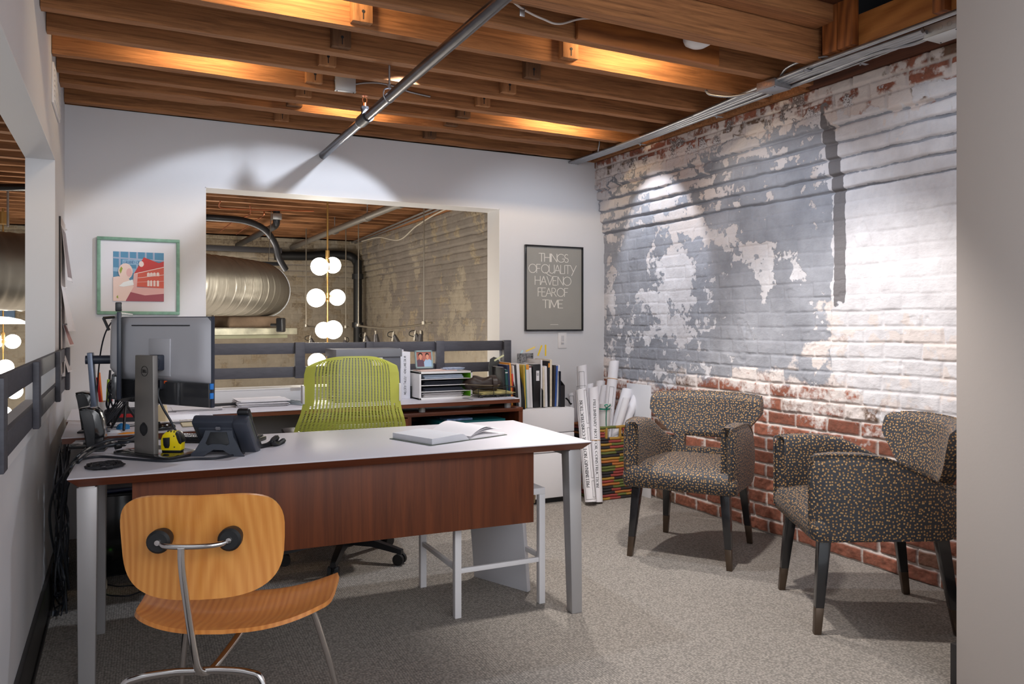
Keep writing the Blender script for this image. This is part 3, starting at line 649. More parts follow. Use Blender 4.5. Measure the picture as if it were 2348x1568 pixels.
def desk_leg(x, y, sgn, dy):
    mb = L(t); w = .050; d = .05
    mb.hexa([(x-.5*w, y-d/2+dy*.03, 0), (x+.5*w, y-d/2+dy*.03, 0), (x+.5*w, y+d/2+dy*.03, 0), (x-.5*w, y+d/2+dy*.03, 0),
             (x-.62*w, y-d*.7, DZ-.04), (x+.62*w, y-d*.7, DZ-.04), (x+.62*w, y+d*.7, DZ-.04), (x-.62*w, y+d*.7, DZ-.04)], bev=.004)
    return mb
for x in (.055, DW-.06):
    part('leg', desk_leg(x, .075, 1, -1), SILV, t); part('leg', desk_leg(x, .60, 1, 1), SILV, t)
part('leg_rail', L(t).box(.03, .08, .04, .66, DZ-.066, DZ-.036, bev=.003), SILV, t)
part('leg_rail', L(t).box(DW-.085, DW-.035, .04, .66, DZ-.066, DZ-.036, bev=.003), SILV, t)
part('cross_beam', L(t).box(.08, DW-.085, .30, .34, DZ-.066, DZ-.036, bev=.003), SILV, t)
for x in (.055, DW-.06): part('foot_pad', L(t).cyl((x, .075, .0), (x, .075, .004), .02), RUB, t)

# ---- white side stool table under the desk (x 1.29..1.72, y 3.04..3.5)
t = thing('side_table', 'small white metal frame side table standing under the desk', 'table', (1.505, 3.27, 0), R(-1))
a, b_ = .215, .23
for sx in (-1, 1):
    for sy in (-1, 1): part('leg', L(t).box(sx*a-.0145*(1+sx), sx*a+.0145*(1-sx), sy*b_-.0145*(1+sy), sy*b_+.0145*(1-sy), 0, .485, bev=.0015), WMET, t)
for sx in (-1, 1): part('stretcher', L(t).box(sx*(a-.0145)-.008, sx*(a-.0145)+.008, -b_+.029, b_-.029, .195, .215, bev=.001), WMET, t)
part('stretcher', L(t).box(-a+.029, a-.029, -b_+.007, -b_+.022, .185, .205, bev=.001), WMET, t)
part('table_top', L(t).box(-a, a, -b_, b_, .485, .513, bev=.002), WMET, t)
mb = MB(Tm(1.62, 3.34, .514, R(12))); mb.box(-.06, .09, -.09, .09, 0, .002); mb.box(-.05, .095, -.085, .095, .0021, .004, m=RZ(.1))
solo('paper_sheets', mb, PAPERG, 'printed paper sheets lying on the white side table', 'paper')
# leaning flat carton behind the table
t = thing('flat_carton', 'white flat cardboard carton leaning under the side table', 'carton', (1.66, 3.36, 0), R(-68))
part('panel', L(t).box(-.17, .17, -.012, .012, 0, .405, bev=.002, m=RX(R(6))), mat('white_carton', (206, 206, 212), .6), t)
part('cardboard_flap', L(t).box(-.10, .16, -.016, -.004, .40, .44, bev=.004, m=RX(R(-9))), mat('brown_cardboard', (150, 124, 92), .8), t, 'brown cardboard flap')

# ================================================================== DESK THINGS
def desk_pt(px, py, z=DZ): return PZ(px, py, z)
# --- monitor 1
def monitor(nm, label, cx, cy, ux, uy, w, z0, z1, stand, bulge=.035):
    """u = direction along the panel, back normal n points away from the screen"""
    rz = math.atan2(uy, ux); t = thing(nm, label, 'monitor', (stand[0], stand[1], stand[2]), rz)
    M = ROOT[t]; inv = M.inverted(); c = inv @ Vector((cx, cy, 0)); h0 = z0-stand[2]; h1 = z1-stand[2]
    hw = w/2; zs = h0+(h1-h0)*.27
    # local: +y is the back side
    mb = L(t); mb.box(c.x-hw, c.x+hw, c.y-.012, c.y+.004, h0, h1, bev=.003); part('bezel', mb, NAVYPL, t, 'dark blue-black bezel')
    mb = L(t); mb.box(c.x-hw+.006, c.x+hw-.006, c.y-.0135, c.y-.0118, h0+.012, h1-.006); part('screen', mb, BLKGL, t)
    def back(u, v):
        x = (u-.5)*2; y = (v-.5)*2; q = (1-abs(x)**6)*(1-abs(y)**6)
        return (c.x+x*(hw-.003), c.y+.004+bulge*.55*min(1, q*1.6)*(.8+.2*(1-v)), zs+(h1-.003-zs)*v)
    mb = L(t); mb.grid(back, 28, 16); part('back_cover', mb, GREYPL, t, 'silver grey back cover', sharp=60)
    mb = L(t); mb.box(c.x-hw+.003, c.x+hw-.003, c.y+.003, c.y+.004+bulge*.35, h0+.002, zs, bev=.004)
    mb.box(c.x-hw*.40, c.x+hw*.62, c.y+.003, c.y+.004+bulge*.62, h0+.004, zs, bev=.006); lower = part('lower_cover', mb, DGREYPL, t, 'dark lower back cover')
    mb = L(t); mb.box(c.x-.17, c.x+.17, c.y+bulge*.5, c.y+bulge*.56+.004, h1-.036, h1-.032, bev=.001); part('vent_slot', mb, INK, t)
    mb = L(t); mb.box(c.x-.062, c.x+.062, c.y+bulge*.5, c.y+bulge*.58+.004, zs+.02, zs+.165, bev=.002); part('mount_plate', mb, GREYPL, t)
    return t, c, h0, h1, zs
SD = (.12, 3.295, DZ)
t, c, h0, h1, zs = monitor('monitor', 'grey computer monitor seen from behind, on the front left of the desk', 186e-3, 3.345, -.56, .83, .54, .925, 1.267, SD)
MON1 = t
mb = L(t); mb.hexa([(-.058, -.010, .012), (.058, -.010, .012), (.058, .012, .012), (-.058, .012, .012), (-.052, -.010, .385), (.052, -.010, .385), (.052, .012, .385), (-.052, .012, .385)], bev=.003)
st = part('stand_column', mb, GUN, t, 'brushed metal stand column')
mb = L(t); mb.lathe([(.0225, .0121), (.0225, .0135), (.0175, .0135), (.0175, .0121)], c=(0, 0, .105), axis='Y', n=28); M0 = mb.M
part('cable_ring', mb, BLKPL, st)
mb = L(t); mb.prism([(.0172*math.cos(2*PI*k/24), .105+.026*math.sin(2*PI*k/24)) for k in range(24)], .0122, .0130, axis='Y'); part('cable_hole', mb, INK, st)
mb = L(t); mb.lathe([(.0195, .0122), (.0195, .0132), (.0180, .0132), (.0180, .0122)], c=(-.005, 0, .325), axis='Y', n=32)
q, wd_ = text_quads('DELL', .0095, .0019, track=.16, xs=1.0)
put_quads(mb, q, lambda x, y, k: (-.005+wd_/2-x, .0124+k, .3205+y), .0006); part('logo_ring', mb, mat('logo_steel', (40, 40, 42), .3, .6), st)
mb = L(t); mb.box(-.028, .028, -.045, -.008, .335, .375, bev=.012, seg=4); mb.box(c.x-.03, c.x+.03, c.y+.02, -.03, .325, .385, bev=.006); part('tilt_head', mb, NAVYPL, t, 'blue-black tilt head')
mb = L(t)
mb.prism([(-.155, -.155), (.165, -.155), (.165, .022), (.150, .034), (-.140, .034), (-.155, .022)], 0, .012, bev=.003); part('stand_base', mb, BLKGL, t, 'glossy stand base plate')
for z in (.045, .08): part('usb_port', L(t).box(c.x-.2725, c.x-.262, c.y-.004, c.y+.010, h0+z-.011, h0+z+.011, bev=.001), mat('usb_blue', (40, 130, 220), .4), t, 'blue port')
part('orange_latch', L(t).box(c.x-.035, c.x-.02, c.y+.016, c.y+.026, zs-.008, zs+.002), mat('orange_plastic', (232, 96, 40), .5), t)
mb = L(t); mb.tube([(c.x-.02, c.y+.035, zs-.01), (c.x-.02, c.y+.045, zs-.05), (c.x-.035, c.y+.035, zs-.10), (c.x-.06, c.y+.02, zs-.15), (c.x-.07, c.y+.0, zs-.2)], .0045, n=8); mb.box(c.x-.029, c.x-.011, c.y+.022, c.y+.042, zs-.03, zs+.006, bev=.003)
part('power_lead', mb, CABLE, t)
# --- monitor 2
t, c, h0, h1, zs = monitor('monitor', 'second monitor seen edge-on with rounded back, behind the front one', .050, 3.755, .10, 1.0, .54, .938, 1.287, (-.075, 3.70, DZ), bulge=.055)
mb = L(t); mb.hexa([(-.030, -.036, .012), (.030, -.036, .012), (.030, -.014, .012), (-.030, -.014, .012), (-.030, -.008, .385), (.030, -.008, .385), (.030, .012, .385), (-.030, .012, .385)], bev=.003); part('stand_column', mb, mat('slate_metal', (96, 104, 120), .35, .5), t)
mb = L(t); mb.cyl((0, .02, .355), (0, c.y+.03, .355), .018); part('tilt_arm', mb, NAVYPL, t)
part('stand_base', L(t).box(-.09, .09, -.10, .07, 0, .012, bev=.003), BLKGL, t)
# --- webcam clipped on monitor 2
t = thing('webcam', 'small black webcam clipped on top of the second monitor', 'webcam', (.036, 3.50, 1.289))
mb = MB(); p = PY(272, 715, 3.49); mb.box(p.x-.012, p.x+.012, 3.478, 3.512, 1.289, 1.325, bev=.004); part('body', mb, BLKPL, t)
a_, b2, c2 = PY(262, 727, 3.49), PY(237, 729, 3.47), PY(250, 757, 3.46)
part('clip_arm', MB().tube([a_, b2], .006, n=6, smooth_path=False), BLKPL, t); part('clip_foot', MB().tube([b2, c2], .006, n=6, smooth_path=False), BLKPL, t)
solo('webcam_cable', MB().tube([PY(262, 730, 3.55), PY(243, 760, 3.62), PY(232, 800, 3.68), PY(226, 850, 3.8), PY(222, 900, 3.85), PY(212, 940, 3.9)], .0032, n=6), CABLE, 'thin black cable hanging from the webcam behind the desk', 'cable')
# --- tape measure
p = PZ(397, 1036, DZ+.0125); t = thing('tape_measure', 'yellow tape measure with black grips standing on the monitor base', 'tape measure', (p.x, p.y+.012, DZ+.0122), R(-28))
YEL = mat('yellow_abs', (246, 218, 20), .3, coat=.3)
prof = [(-.040, .012), (-.041, .045), (-.034, .066), (-.020, .078), (0, .083), (.020, .080), (.034, .066), (.041, .040), (.040, .010), (.036, .006), (-.036, .006)]
part('case', L(t).prism(prof, -.018, .018, axis='Y', bev=.005), YEL, t)
part('grip', L(t).prism([(.020, .0805), (.030, .074), (.038, .060), (.0425, .040), (.038, .030), (.030, .034), (.026, .055), (.016, .070)], -.0195, .0195, axis='Y', bev=.003), BLKPL, t)
part('belt_panel', L(t).prism([(-.030, .055), (-.004, .057), (-.004, .026), (-.008, .016), (-.022, .016), (-.028, .028)], -.0205, -.017, axis='Y', bev=.001), BLKPL, t)
part('base_shoe', L(t).box(-.037, .037, -.016, .016, 0, .008, bev=.003), BLKPL, t)
mb = L(t)
for k in range(4): mb.box(-.014+k*.012, -.009+k*.012, -.0186, .0186, .0775-.001*k, .0835-.0012*k*k*.6, bev=.001)
part('rib', mb, BLKPL, t)
for x, z in ((.012, .062), (.014, .020)): part('screw', L(t).cyl((x, -.0192, z), (x, -.017, z), .0025, n=10), INK, t)
# --- desk phone
t = thing('desk_phone', 'charcoal office desk phone seen from behind on its tilted stand', 'phone', (.362, 3.165, DZ), R(-27))
A_ = R(-52)  # body slope
MBody = Matrix.Translation((0, .020, .150)) @ RX(-R(48))
part('housing', L(t).prism([(0, -.002), (.20, -.002), (.205, .006), (.19, .036), (.02, .040), (-.004, .026)], -.105, .055, axis='X', bev=.004) if False else L(t).box(-.105, .112, 0, .195, -.030, .012, bev=.010, m=MBody), PHONEP, t)
part('back_step', L(t).box(-.085, .05, .03, .17, -.036, -.018, bev=.006, m=MBody), PHONEP, t)
mb = L(t); mb.box(.052, .114, -.004, .205, -.040, .006, bev=.012, m=MBody); part('handset_cradle', mb, PHONEP, t)
mb = L(t); mb.box(.060, .110, -.014, .050, .008, .036, bev=.010, seg=3, m=MBody); mb.box(.064, .106, .04, .15, .018, .036, bev=.008, seg=3, m=MBody); mb.box(.060, .110, .145, .212, .004, .036, bev=.010, seg=3, m=MBody); part('handset', mb, BLKPL, t)
mb = L(t); pl = [(-.052, .118), (.042, .118), (.052, .070), (.082, .020), (.100, .004), (.100, 0), (.052, 0), (.040, .012), (.018, .024), (-.020, .026), (-.040, .014), (-.055, 0), (-.112, 0), (-.112, .004), (-.088, .022), (-.062, .070)]
M0 = mb.M; mb.M = M0 @ RX(R(-14)); mb.prism([(x, z/.97) for x, z in pl], -.004, .004, axis='Y', bev=.0012); mb.M = M0; part('stand_bracket', mb, PHONEP, t)
mb = L(t); M0 = mb.M; mb.M = M0 @ RX(R(-14)); mb.prism([(-.036, .092), (.026, .092), (.040, .048), (.030, .042), (.010, .048), (-.024, .048), (-.042, .042), (-.050, .050)], -.0065, -.003, axis='Y', bev=.001); part('bracket_panel', mb, BLKPL, t)
for x, z in ((-.088, .03), (.0, .032), (.085, .03)): part('screw', L(t).box(x-.003, x+.003, z-.003, z+.003, -.0235, -.0215, m=MBody), INK, t)
part('line_jack', L(t).box(-.012, .004, .02, .03, -.042, -.035, m=MBody), INKG, t)
mb = MB()
base = [PZ(596, 1024, .742), PZ(614, 1020, .742), PZ(632, 1008, .752), PZ(634, 1003, .765), PZ(624, 1012, .757), PZ(636, 1018, .742), PZ(650, 1010, .745)]
path = catmull([Vector(x) for x in base], 14); hel = []
for i, q in enumerate(path):
    tt = (path[min(i+1, len(path)-1)]-path[max(0, i-1)]).normalized(); a1 = tt.cross(Vector((0, 0, 1))).normalized(); a2 = tt.cross(a1)
    for k in range(6):
        an = 2*PI*k/6; nx = path[min(i+1, len(path)-1)]; pp = q.lerp(nx, k/6); hel.append(pp+(a1*math.cos(an)+a2*math.sin(an))*.0085)
mb.tube(hel, .0030, n=5, smooth_path=False); solo('handset_cord', mb, BLKPL, 'coiled black handset cord lying on the desk by the phone', 'cord')
# --- open book
t = thing('open_book', 'open hardcover book lying on the white desktop', 'book', (1.385, 3.115, DZ), R(18.5))
part('cover', L(t).box(-.225, .225, -.005, .275, 0, .003, bev=.001), mat('book_cover_grey', (96, 104, 96), .6), t)
def leftp(u, v): x = -.212+.212*u; return (x, .002+.268*v, .004+.026*(1-.18*u**6)*min(1, 1)*(1 if u < .93 else 1-(u-.93)*9))
def page_block(sg, hgt, curl):
    mb = L(t); nu, nv = 20, 2; top = []; n = 21
    prof = []
    for i in range(n):
        u = i/(n-1); x = sg*.004+sg*.208*u
        z = .0035+hgt*(math.sin(min(1, u*5)*PI/2))*(1-.12*u)+curl*math.sin(PI*min(1, u*1.25))*.6*(1-u*.7)
        prof.append((x, z))
    poly = [(sg*.004, .0035)]+prof+[(sg*.212, .0035)]
    if sg < 0: poly = poly[::-1]
    mb.prism(poly, .0, .268, axis='Y'); return mb
part('left_pages', page_block(-1, .027, .004), mat('page_edge', (214, 216, 222), .7, bump=.5, bscale=8, stretch=(.2, .2, 130)), t)
part('right_pages', page_block(1, .008, .012), PAPER, t)
for k, (h, s) in enumerate(((.022, .92), (.030, .78), (.037, .62))):
    def pg(u, v, h=h, s=s): return (.004+.205*s*u+.003*k, .002+.264*v, .012+h*math.sin(PI*min(1, u*.62+.05))*(1+.1*v))
    mb = L(t); mb.grid(pg, 16, 4, thick=.0006); part('loose_page', mb, PAPER, t)
# --- speakers
def speaker(nm, label, x, y, z, rz, h=.17):
    t = thing('computer_speaker', label, 'speaker', (x, y, z), rz)
    k = h/.168
    pf = [(-.048, .168*k), (-.022, .172*k), (.008, .166*k), (.026, .148*k), (.036, .118*k), (.040, .075*k), (.041, .014), (-.024, .014), (-.027, .05*k), (-.032, .09*k), (-.040, .135*k)]
    part('cabinet', L(t).prism(pf, -.040, .048, axis='Y', bev=.007), BLKGL, t, sharp=50)
    part('grille', L(t).prism([(-.046, .160*k), (-.012, .163*k), (.002, .140*k), (.008, .10*k), (.008, .022), (-.020, .022), (-.023, .06*k), (-.030, .10*k)], -.0435, -.0395, axis='Y', bev=.001), mat('grille_black', (40, 41, 44), .5), t)
    mb = L(t); mb.box(-.040, .044, -.045, .045, 0, .008, bev=.003); mb.box(-.012, .034, -.030, .035, .006, .02, bev=.002); part('base', mb, BLKPL, t)
speaker('s', 'glossy black desktop speaker at the left end of the desk', -.060, 3.545, DZ, R(-8), .172)
speaker('s', 'black desktop speaker farther back, half hidden behind the monitor column', -.090, 4.02, .752, R(-8), .18)
# --- coil of cable
mb = MB(); pts = []; cc = PZ(240, 1071, DZ)
for k in range(330):
    a = k*.27; r = .034+.018*math.sin(k*.071)+.004*math.sin(k*1.7); pts.append((cc.x+r*math.cos(a)*1.15, cc.y+r*math.sin(a)*1.5, DZ+.003+.009*(.5+.5*math.sin(k*.41))))
mb.tube(pts, .0026, n=5, smooth_path=False); solo('cable_coil', mb, INK, 'small black coil of cable lying on the near left corner of the desk', 'cable coil')
# --- plug
t = thing('power_plug', 'black connector plug lying on the monitor base', 'plug', tuple(PZ(272, 1030, DZ+.013)), R(20))
part('body', L(t).cyl((-.012, 0, .012), (.010, 0, .012), .013, .009, n=12), BLKPL, t)
for a in (-.008, 0, .008): part('pin', L(t).box(.010, .026, a-.0015, a+.0015, .009+abs(a)*.5, .012+abs(a)*.5), BLKPL, t)
# --- big cables through the stand
def cable(nm, label, pts, r, m=CABLE, n=8, group=None, cat='cable'): return solo(nm, MB().tube(pts, r, n=n, sub=8), m, label, cat, group)
cable('monitor_cable', 'thick upper cable running from the stand hole over the left desk end', [PZ(325, 987, .80), PZ(300, 1003, .79), PZ(255, 1008, .785), PZ(215, 1022, .770), PZ(178, 1046, .752), PD(150, 1083, 3.02), PD(124, 1125, 3.05), PD(114, 1180, 3.15), PD(121, 1245, 3.3), PD(136, 1300, 3.45)], .0052)
cable('monitor_cable', 'thick lower cable running from the stand hole over the left desk end', [PZ(325, 992, .80), PZ(298, 1012, .785), PZ(262, 1018, .775), PZ(220, 1030, .765), PZ(183, 1056, .748), PD(162, 1095, 3.0), PD(146, 1150, 3.05), PD(139, 1220, 3.15), PD(150, 1290, 3.3), PD(158, 1350, 3.4)], .0052)
cable('network_cable', 'grey-black cable snaking along the front of the desktop', [PZ(560, 1038, DZ+.005), PZ(500, 1050, DZ+.005), PZ(440, 1052, DZ+.005), PZ(380, 1057, DZ+.005), PZ(300, 1052, DZ+.005), PZ(230, 1047, DZ+.005), PZ(180, 1055, DZ+.006), PZ(163, 1070, DZ+.012), PD(148, 1092, 2.98), PD(143, 1130, 3.05), PD(139, 1180, 3.1)], .0045)
# ---- the tangle behind the desk
rnd = random.Random(3)
for k in range(16):
    x0 = rnd.uniform(132, 160); pts = [PD(x0+rnd.uniform(-4, 6), 1000+rnd.uniform(0, 40), 3.7)]
    y = 1040; 
    while y < 1400-rnd.uniform(0, 80):
        y += rnd.uniform(50, 85); pts.append(PD(138+(x0-146)*.6+rnd.uniform(-13, 12)+(y-1100)*.012, y, 3.35+rnd.uniform(-.10, .25)))
    if k % 4 == 0: pts += [PD(118+k, 1440, 3.3), PD(122+k, 1400, 3.35)]
    cable('loose_cable', 'thin black cable hanging in the tangle between desk and left wall', pts, rnd.choice((.0028, .0034, .0042)), CABLE if k % 5 else CABLEG, n=6, group='cables hanging behind the desk')
mb = MB()
for k in range(10):
    pts = []; cx_, cy_ = 137+rnd.uniform(-8, 8), 1340+rnd.uniform(-50, 55)
    for j in range(9): a = j*2*PI/8+k; pts.append(PD(cx_+13*math.cos(a)+rnd.uniform(-4, 4), cy_+28*math.sin(a)+rnd.uniform(-6, 6), 3.42+.05*math.sin(a*2+k)))
    mb.tube(pts, .0028, n=5)
solo('cable_bundle', mb, CABLE, 'knotted bundle of spare cable near the floor behind the desk', 'cable bundle')
p = PZ(218, 1358, 0); t = thing('power_adapter', 'rounded off-white power box on the carpet under the desk', 'adapter', (p.x, p.y+.03, 0))
part('body', L(t).box(-.05, .05, -.05, .05, 0, .045, bev=.018, seg=4), mat('cream_plastic', (206, 204, 190), .4), t); part('indicator', L(t).box(.018, .032, -.052, -.046, .036, .044), mat('green_led', (110, 240, 60), .4, emit=(110, 240, 60), estr=1.2), t, 'lit green indicator')
for k, (ys, lab) in enumerate(((1338, 'thin black cable on the carpet under the desk, upper of the two'), (1360, 'thin black cable looping on the carpet under the desk, lower of the two'))):
    cable('floor_cable', lab, [PZ(222, 1330, .01), PZ(240, ys, .004), PZ(270, ys+6, .004), PZ(300, ys+4, .004), PZ(335, 1345+k*6, .004)], .0032, n=6)
# --- black computer tower under the return, tablet on it
t = thing('computer_tower', 'black computer tower on the floor under the left desk return', 'computer', (.08, 4.55, 0))
part('case', L(t).box(-.19, .17, -.23, .23, 0, .405, bev=.006), BLKPL, t)
part('front_panel', L(t).box(-.185, .165, -.238, -.228, .01, .395, bev=.003), BLKGL, t)
mb = MB(Tm(.03, 4.42, .406, R(8))); mb.box(-.12, .11, -.08, .08, 0, .018, bev=.003); solo('portable_drive', mb, mat('navy_plastic', (28, 42, 84), .3), 'dark blue flat box lying on the black computer tower', 'drive')

# ================================================================== PLYWOOD CHAIR in front of the desk
HD = R(20); t = thing('plywood_chair', 'moulded honey plywood chair with chrome frame in front of the desk', 'chair', (.318, 2.375, 0), -HD)
def sup(a, e): c_, s_ = math.cos(a), math.sin(a); return math.copysign(abs(c_)**e, c_), math.copysign(abs(s_)**e, s_)
def blanket(fn, nu=44, nv=14, thick=.009):
    """radial sheet: rings of a rounded outline shrunk towards the centre"""
    return fn
def seat_pt(r, a):
    x, y = sup(a, .62 if math.sin(a) < 0 else .46); x *= .265*(1+.05*y); y = y*.205
    if y > 0: y *= 1.0
    x *= r; y *= r
    z = .432+.046*(abs(x)/.262)**2.2-.022*math.exp(-((y+.03)/.10)**2)+.012*(max(0, -y)/.2)**2*0-.035*max(0, (y-.09)/.11)**2+.006*(max(0, -y-.1)/.1)
    return Vector((x+.012, y, z))
def disc_sheet(mb, f, thick, nr=10, na=56):
    P = [f(1e-3, 0)]; 
    def nrm(r, a):
        p = f(r, a); d1 = f(min(1, r+.02), a)-f(max(.001, r-.02), a); d2 = f(r, a+.03)-f(r, a-.03); n_ = d1.cross(d2); return n_.normalized() if n_.length > 1e-12 else Vector((0, 0, 1))
    top = [[f((i+1)/nr, 2*PI*j/na) for j in range(na)] for i in range(nr)]
    bot = [[top[i][j]-nrm((i+1)/nr, 2*PI*j/na)*thick for j in range(na)] for i in range(nr)]
    v = [f(.001, 0)]+[p for r in top for p in r]; o = len(v); n0 = nrm(.3, 0); v += [f(.001, 0)-n0*thick]+[p for r in bot for p in r]; fs = []
    for base, flip in ((0, 0), (o, 1)):
        for j in range(na):
            k = (j+1) % na; tri = (base, base+1+j, base+1+k); fs.append(tri[::-1] if flip else tri)
            for i in range(nr-1):
                q = (base+1+i*na+j, base+1+(i+1)*na+j, base+1+(i+1)*na+k, base+1+i*na+k); fs.append(q[::-1] if flip else q)
    e0 = len(fs)
    for j in range(na):
        k = (j+1) % na; fs.append((1+(nr-1)*na+j, o+1+(nr-1)*na+j, o+1+(nr-1)*na+k, 1+(nr-1)*na+k))
    mb._add(v, fs)
mb = L(t); disc_sheet(mb, seat_pt, .011); part('seat', mb, OAKS, t, sharp=50)
def back_pt(r, a):
    x, y = sup(a, .60); z = y*.150*r; x0_ = x; x *= (.208+.006*y)*r
    zz = .648+z; y_ = -.205+.055*(abs(x)/.22)**2-.10*(zz-.64)-.25*(zz-.64)**2*0+.012*math.sin((zz-.5)*12)
    zz += (-.018*(1-(x/.22)**2) if y > 0 else .010*0)*abs(y)*r
    return Vector((x-.052, y_+.02, zz+.012))
mb = L(t); disc_sheet(mb, lambda r, a: back_pt(r, -a), .010); part('backrest', mb, OAK, t, sharp=50)
part('spine_tube', L(t).tube([(-.074, -.265, .672), (-.072, -.262, .61), (-.058, -.247, .47), (-.048, -.240, .39), (-.040, -.228, .345), (-.022, -.195, .328), (.006, -.14, .352), (.030, -.06, .378), (.040, .04, .388), (.040, .12, .405)], .0095, n=12), CHROME, t)
cb = part('cross_bar', L(t).tube([(-.140, -.222, .680), (-.122, -.245, .674), (-.082, -.255, .672), (-.022, -.255, .672), (.018, -.245, .674), (.036, -.222, .680)], .0075, n=10), CHROME, t)
for sx in (-1, 1):
    mb = L(t); mb.lathe([(.001, -.262), (.024, -.262), (.030, -.256), (.030, -.236), (.026, -.214)], c=(sx*.088-.052, .025, .680), axis='Y', n=24); mt = part('shock_mount', mb, RUB, t)
    mb = L(t); mb.lathe([(.0001, -.268), (.007, -.267), (.009, -.262)], c=(sx*.088-.052, .025, .680), axis='Y', n=12); part('screw', mb, CHROME, mt)
for nm, y0 in (('rear_leg', -.20), ('front_leg', .17)):
    if nm == 'rear_leg': P = [(-.215, -.265, .0), (-.20, -.25, .14), (-.175, -.235, .275), (-.14, -.225, .300), (-.06, -.21, .305), (.06, -.21, .305), (.14, -.225, .300), (.175, -.235, .275), (.20, -.25, .14), (.215, -.265, 0)]
    else: P = [(-.215, .22, .0), (-.195, .18, .20), (-.165, .14, .39), (-.135, .13, .412), (-.06, .13, .415), (.06, .13, .415), (.135, .13, .412), (.185, .14, .39), (.24, .18, .20), (.285, .22, 0)]
    P = P if nm == 'front_leg' else [(x-.055, y, z+.030*(z > .1)) for x, y, z in P]
    mx_ = P[4][0]*.5+P[5][0]*.5
    part('leg', L(t).tube(P[:5]+[(mx_, P[4][1], P[4][2])], .0095, n=12), CHROME, t); part('leg', L(t).tube([(mx_, P[4][1], P[4][2])]+P[5:], .0095, n=12), CHROME, t)
for x, y in ((-.27, -.265), (.16, -.265), (-.215, .22), (.285, .22)): part('foot_glide', L(t).cyl((x, y, 0), (x, y, .010), .014), RUB, t)

# ================================================================== GREEN TASK CHAIR behind the desk
t = thing('task_chair', 'lime green mesh-back office chair behind the desk', 'office chair', (1.10, 4.08, 0), R(-6))
LIME = mat('lime_elastomer', (196, 200, 88), .42, var=.05, vscale=3)
NU, NV = 60, 128
def tb(u, v):
    iu = u*NU; k = int(iu//2); f = iu-2*k; u = min(1, (2*k+(f*1.0))/NU)
    iv = v*NV; k = int(iv//2); f = iv-2*k; v = min(1, (2*k+(f*1.35 if f <= 1 else 1.35+(f-1)*.65))/NV)
    z = .58+.50*v; s = (u-.5)*2
    w = np.interp(z, [.58, .66, .73, .80, .86, .93, 1.0, 1.05, 1.075, 1.08], [.300, .292, .276, .252, .240, .238, .236, .226, .205, .19])
    crown = -.030*(abs(s)**3.0)*max(0, (v-.70)/.30)**1.5
    yy = -.235-.050*math.sin((z-.60)*5.2)*1.0+.070*abs(s)**2.4-.05*max(0, v-.8)
    yy += .05*(max(0, .76-z)/.18)
    return (s*w*(1-.10*max(0, v-.93)/.07*abs(s)), yy, z+crown)
def thole(i, j):
    if i < 6 or i >= NU-6:
        if not (i in (2, 4) or i in (NU-3, NU-5)) : return False
        return 10 < j < 66 and j % 2 == 0 and not (i in (2, NU-3) and (j < 20 or j > 58))
    if j < 4 or j > NV-4-int(3*abs(i-NU/2)/(NU/2)): return False
    return i % 2 == 0 and j % 2 == 0
mb = L(t)
us = [0]
mb.grid(tb, NU, NV, thick=.005, hole=thole); part('mesh_back', mb, LIME, t, sharp=70)
for sx in (-1, 1): part('back_bracket', L(t).box(sx*.240-.006, sx*.240+.006, -.225, -.150, .845, .935, bev=.003), WHITEP, t, 'white side bracket')
part('seat', L(t).box(-.235, .235, -.17, .26, .42, .485, bev=.03, seg=4), mat('seat_green_fabric', (150, 158, 60), .8, bump=.3), t)
for sx in (-1, 1):
    am = part('armrest', L(t).box(sx*.275-.04, sx*.275+.04, -.10, .14, .665, .69, bev=.01), BLKPL, t); part('arm_post', L(t).tube([(sx*.20, 0, .43), (sx*.275, 0, .45), (sx*.275, 0, .665)], .014, n=10), BLKPL, am)
part('back_spine', L(t).tube([(0, -.10, .42), (0, -.20, .44), (0, -.25, .56), (0, -.245, .64)], .018, n=10), BLKPL, t)
part('gas_column', L(t).cyl((0, 0, .09), (0, 0, .42), .024), BLKPL, t)
part('tilt_mechanism', L(t).box(-.09, .09, -.12, .1, .375, .42, bev=.01), BLKPL, t)
mb = L(t); mb.lathe([(.001, .075), (.045, .075), (.05, .10), (.04, .125), (.026, .13)]); part('base_hub', mb, BLKPL, t)
for k in range(5):
    a = R(-38-72*k); d = Vector((math.cos(a), math.sin(a), 0)); n_ = Vector((-d.y, d.x, 0)); mb = L(t)
    pts = []
    for (r, w, z0, z1) in ((.03, .028, .085, .125), (.16, .024, .085, .118), (.27, .021, .066, .092), (.325, .017, .056, .078)):
        pts.append([d*r-n_*w+Vector((0, 0, z0)), d*r+n_*w+Vector((0, 0, z0)), d*r+n_*w*.7+Vector((0, 0, z1)), d*r-n_*w*.7+Vector((0, 0, z1))])
    v = [p for q in pts for p in q]; fs = [(i*4+j, i*4+(j+1) % 4, i*4+4+(j+1) % 4, i*4+4+j) for i in range(3) for j in range(4)]+[(3, 2, 1, 0), (12, 13, 14, 15)]
    mb._add(v, fs); arm = part('base_arm', mb, BLKPL, t, sharp=60)
    mb = L(t); ww = d*.31
    for sg in (-1, 1): mb.cyl(ww+n_*(sg*.008)+Vector((0, 0, .029)), ww+n_*(sg*.026)+Vector((0, 0, .029)), .029, n=18)
    mb.cyl(ww+Vector((0, 0, .03)), ww+Vector((0, 0, .062)), .008, n=8); part('caster', mb, RUB, arm)

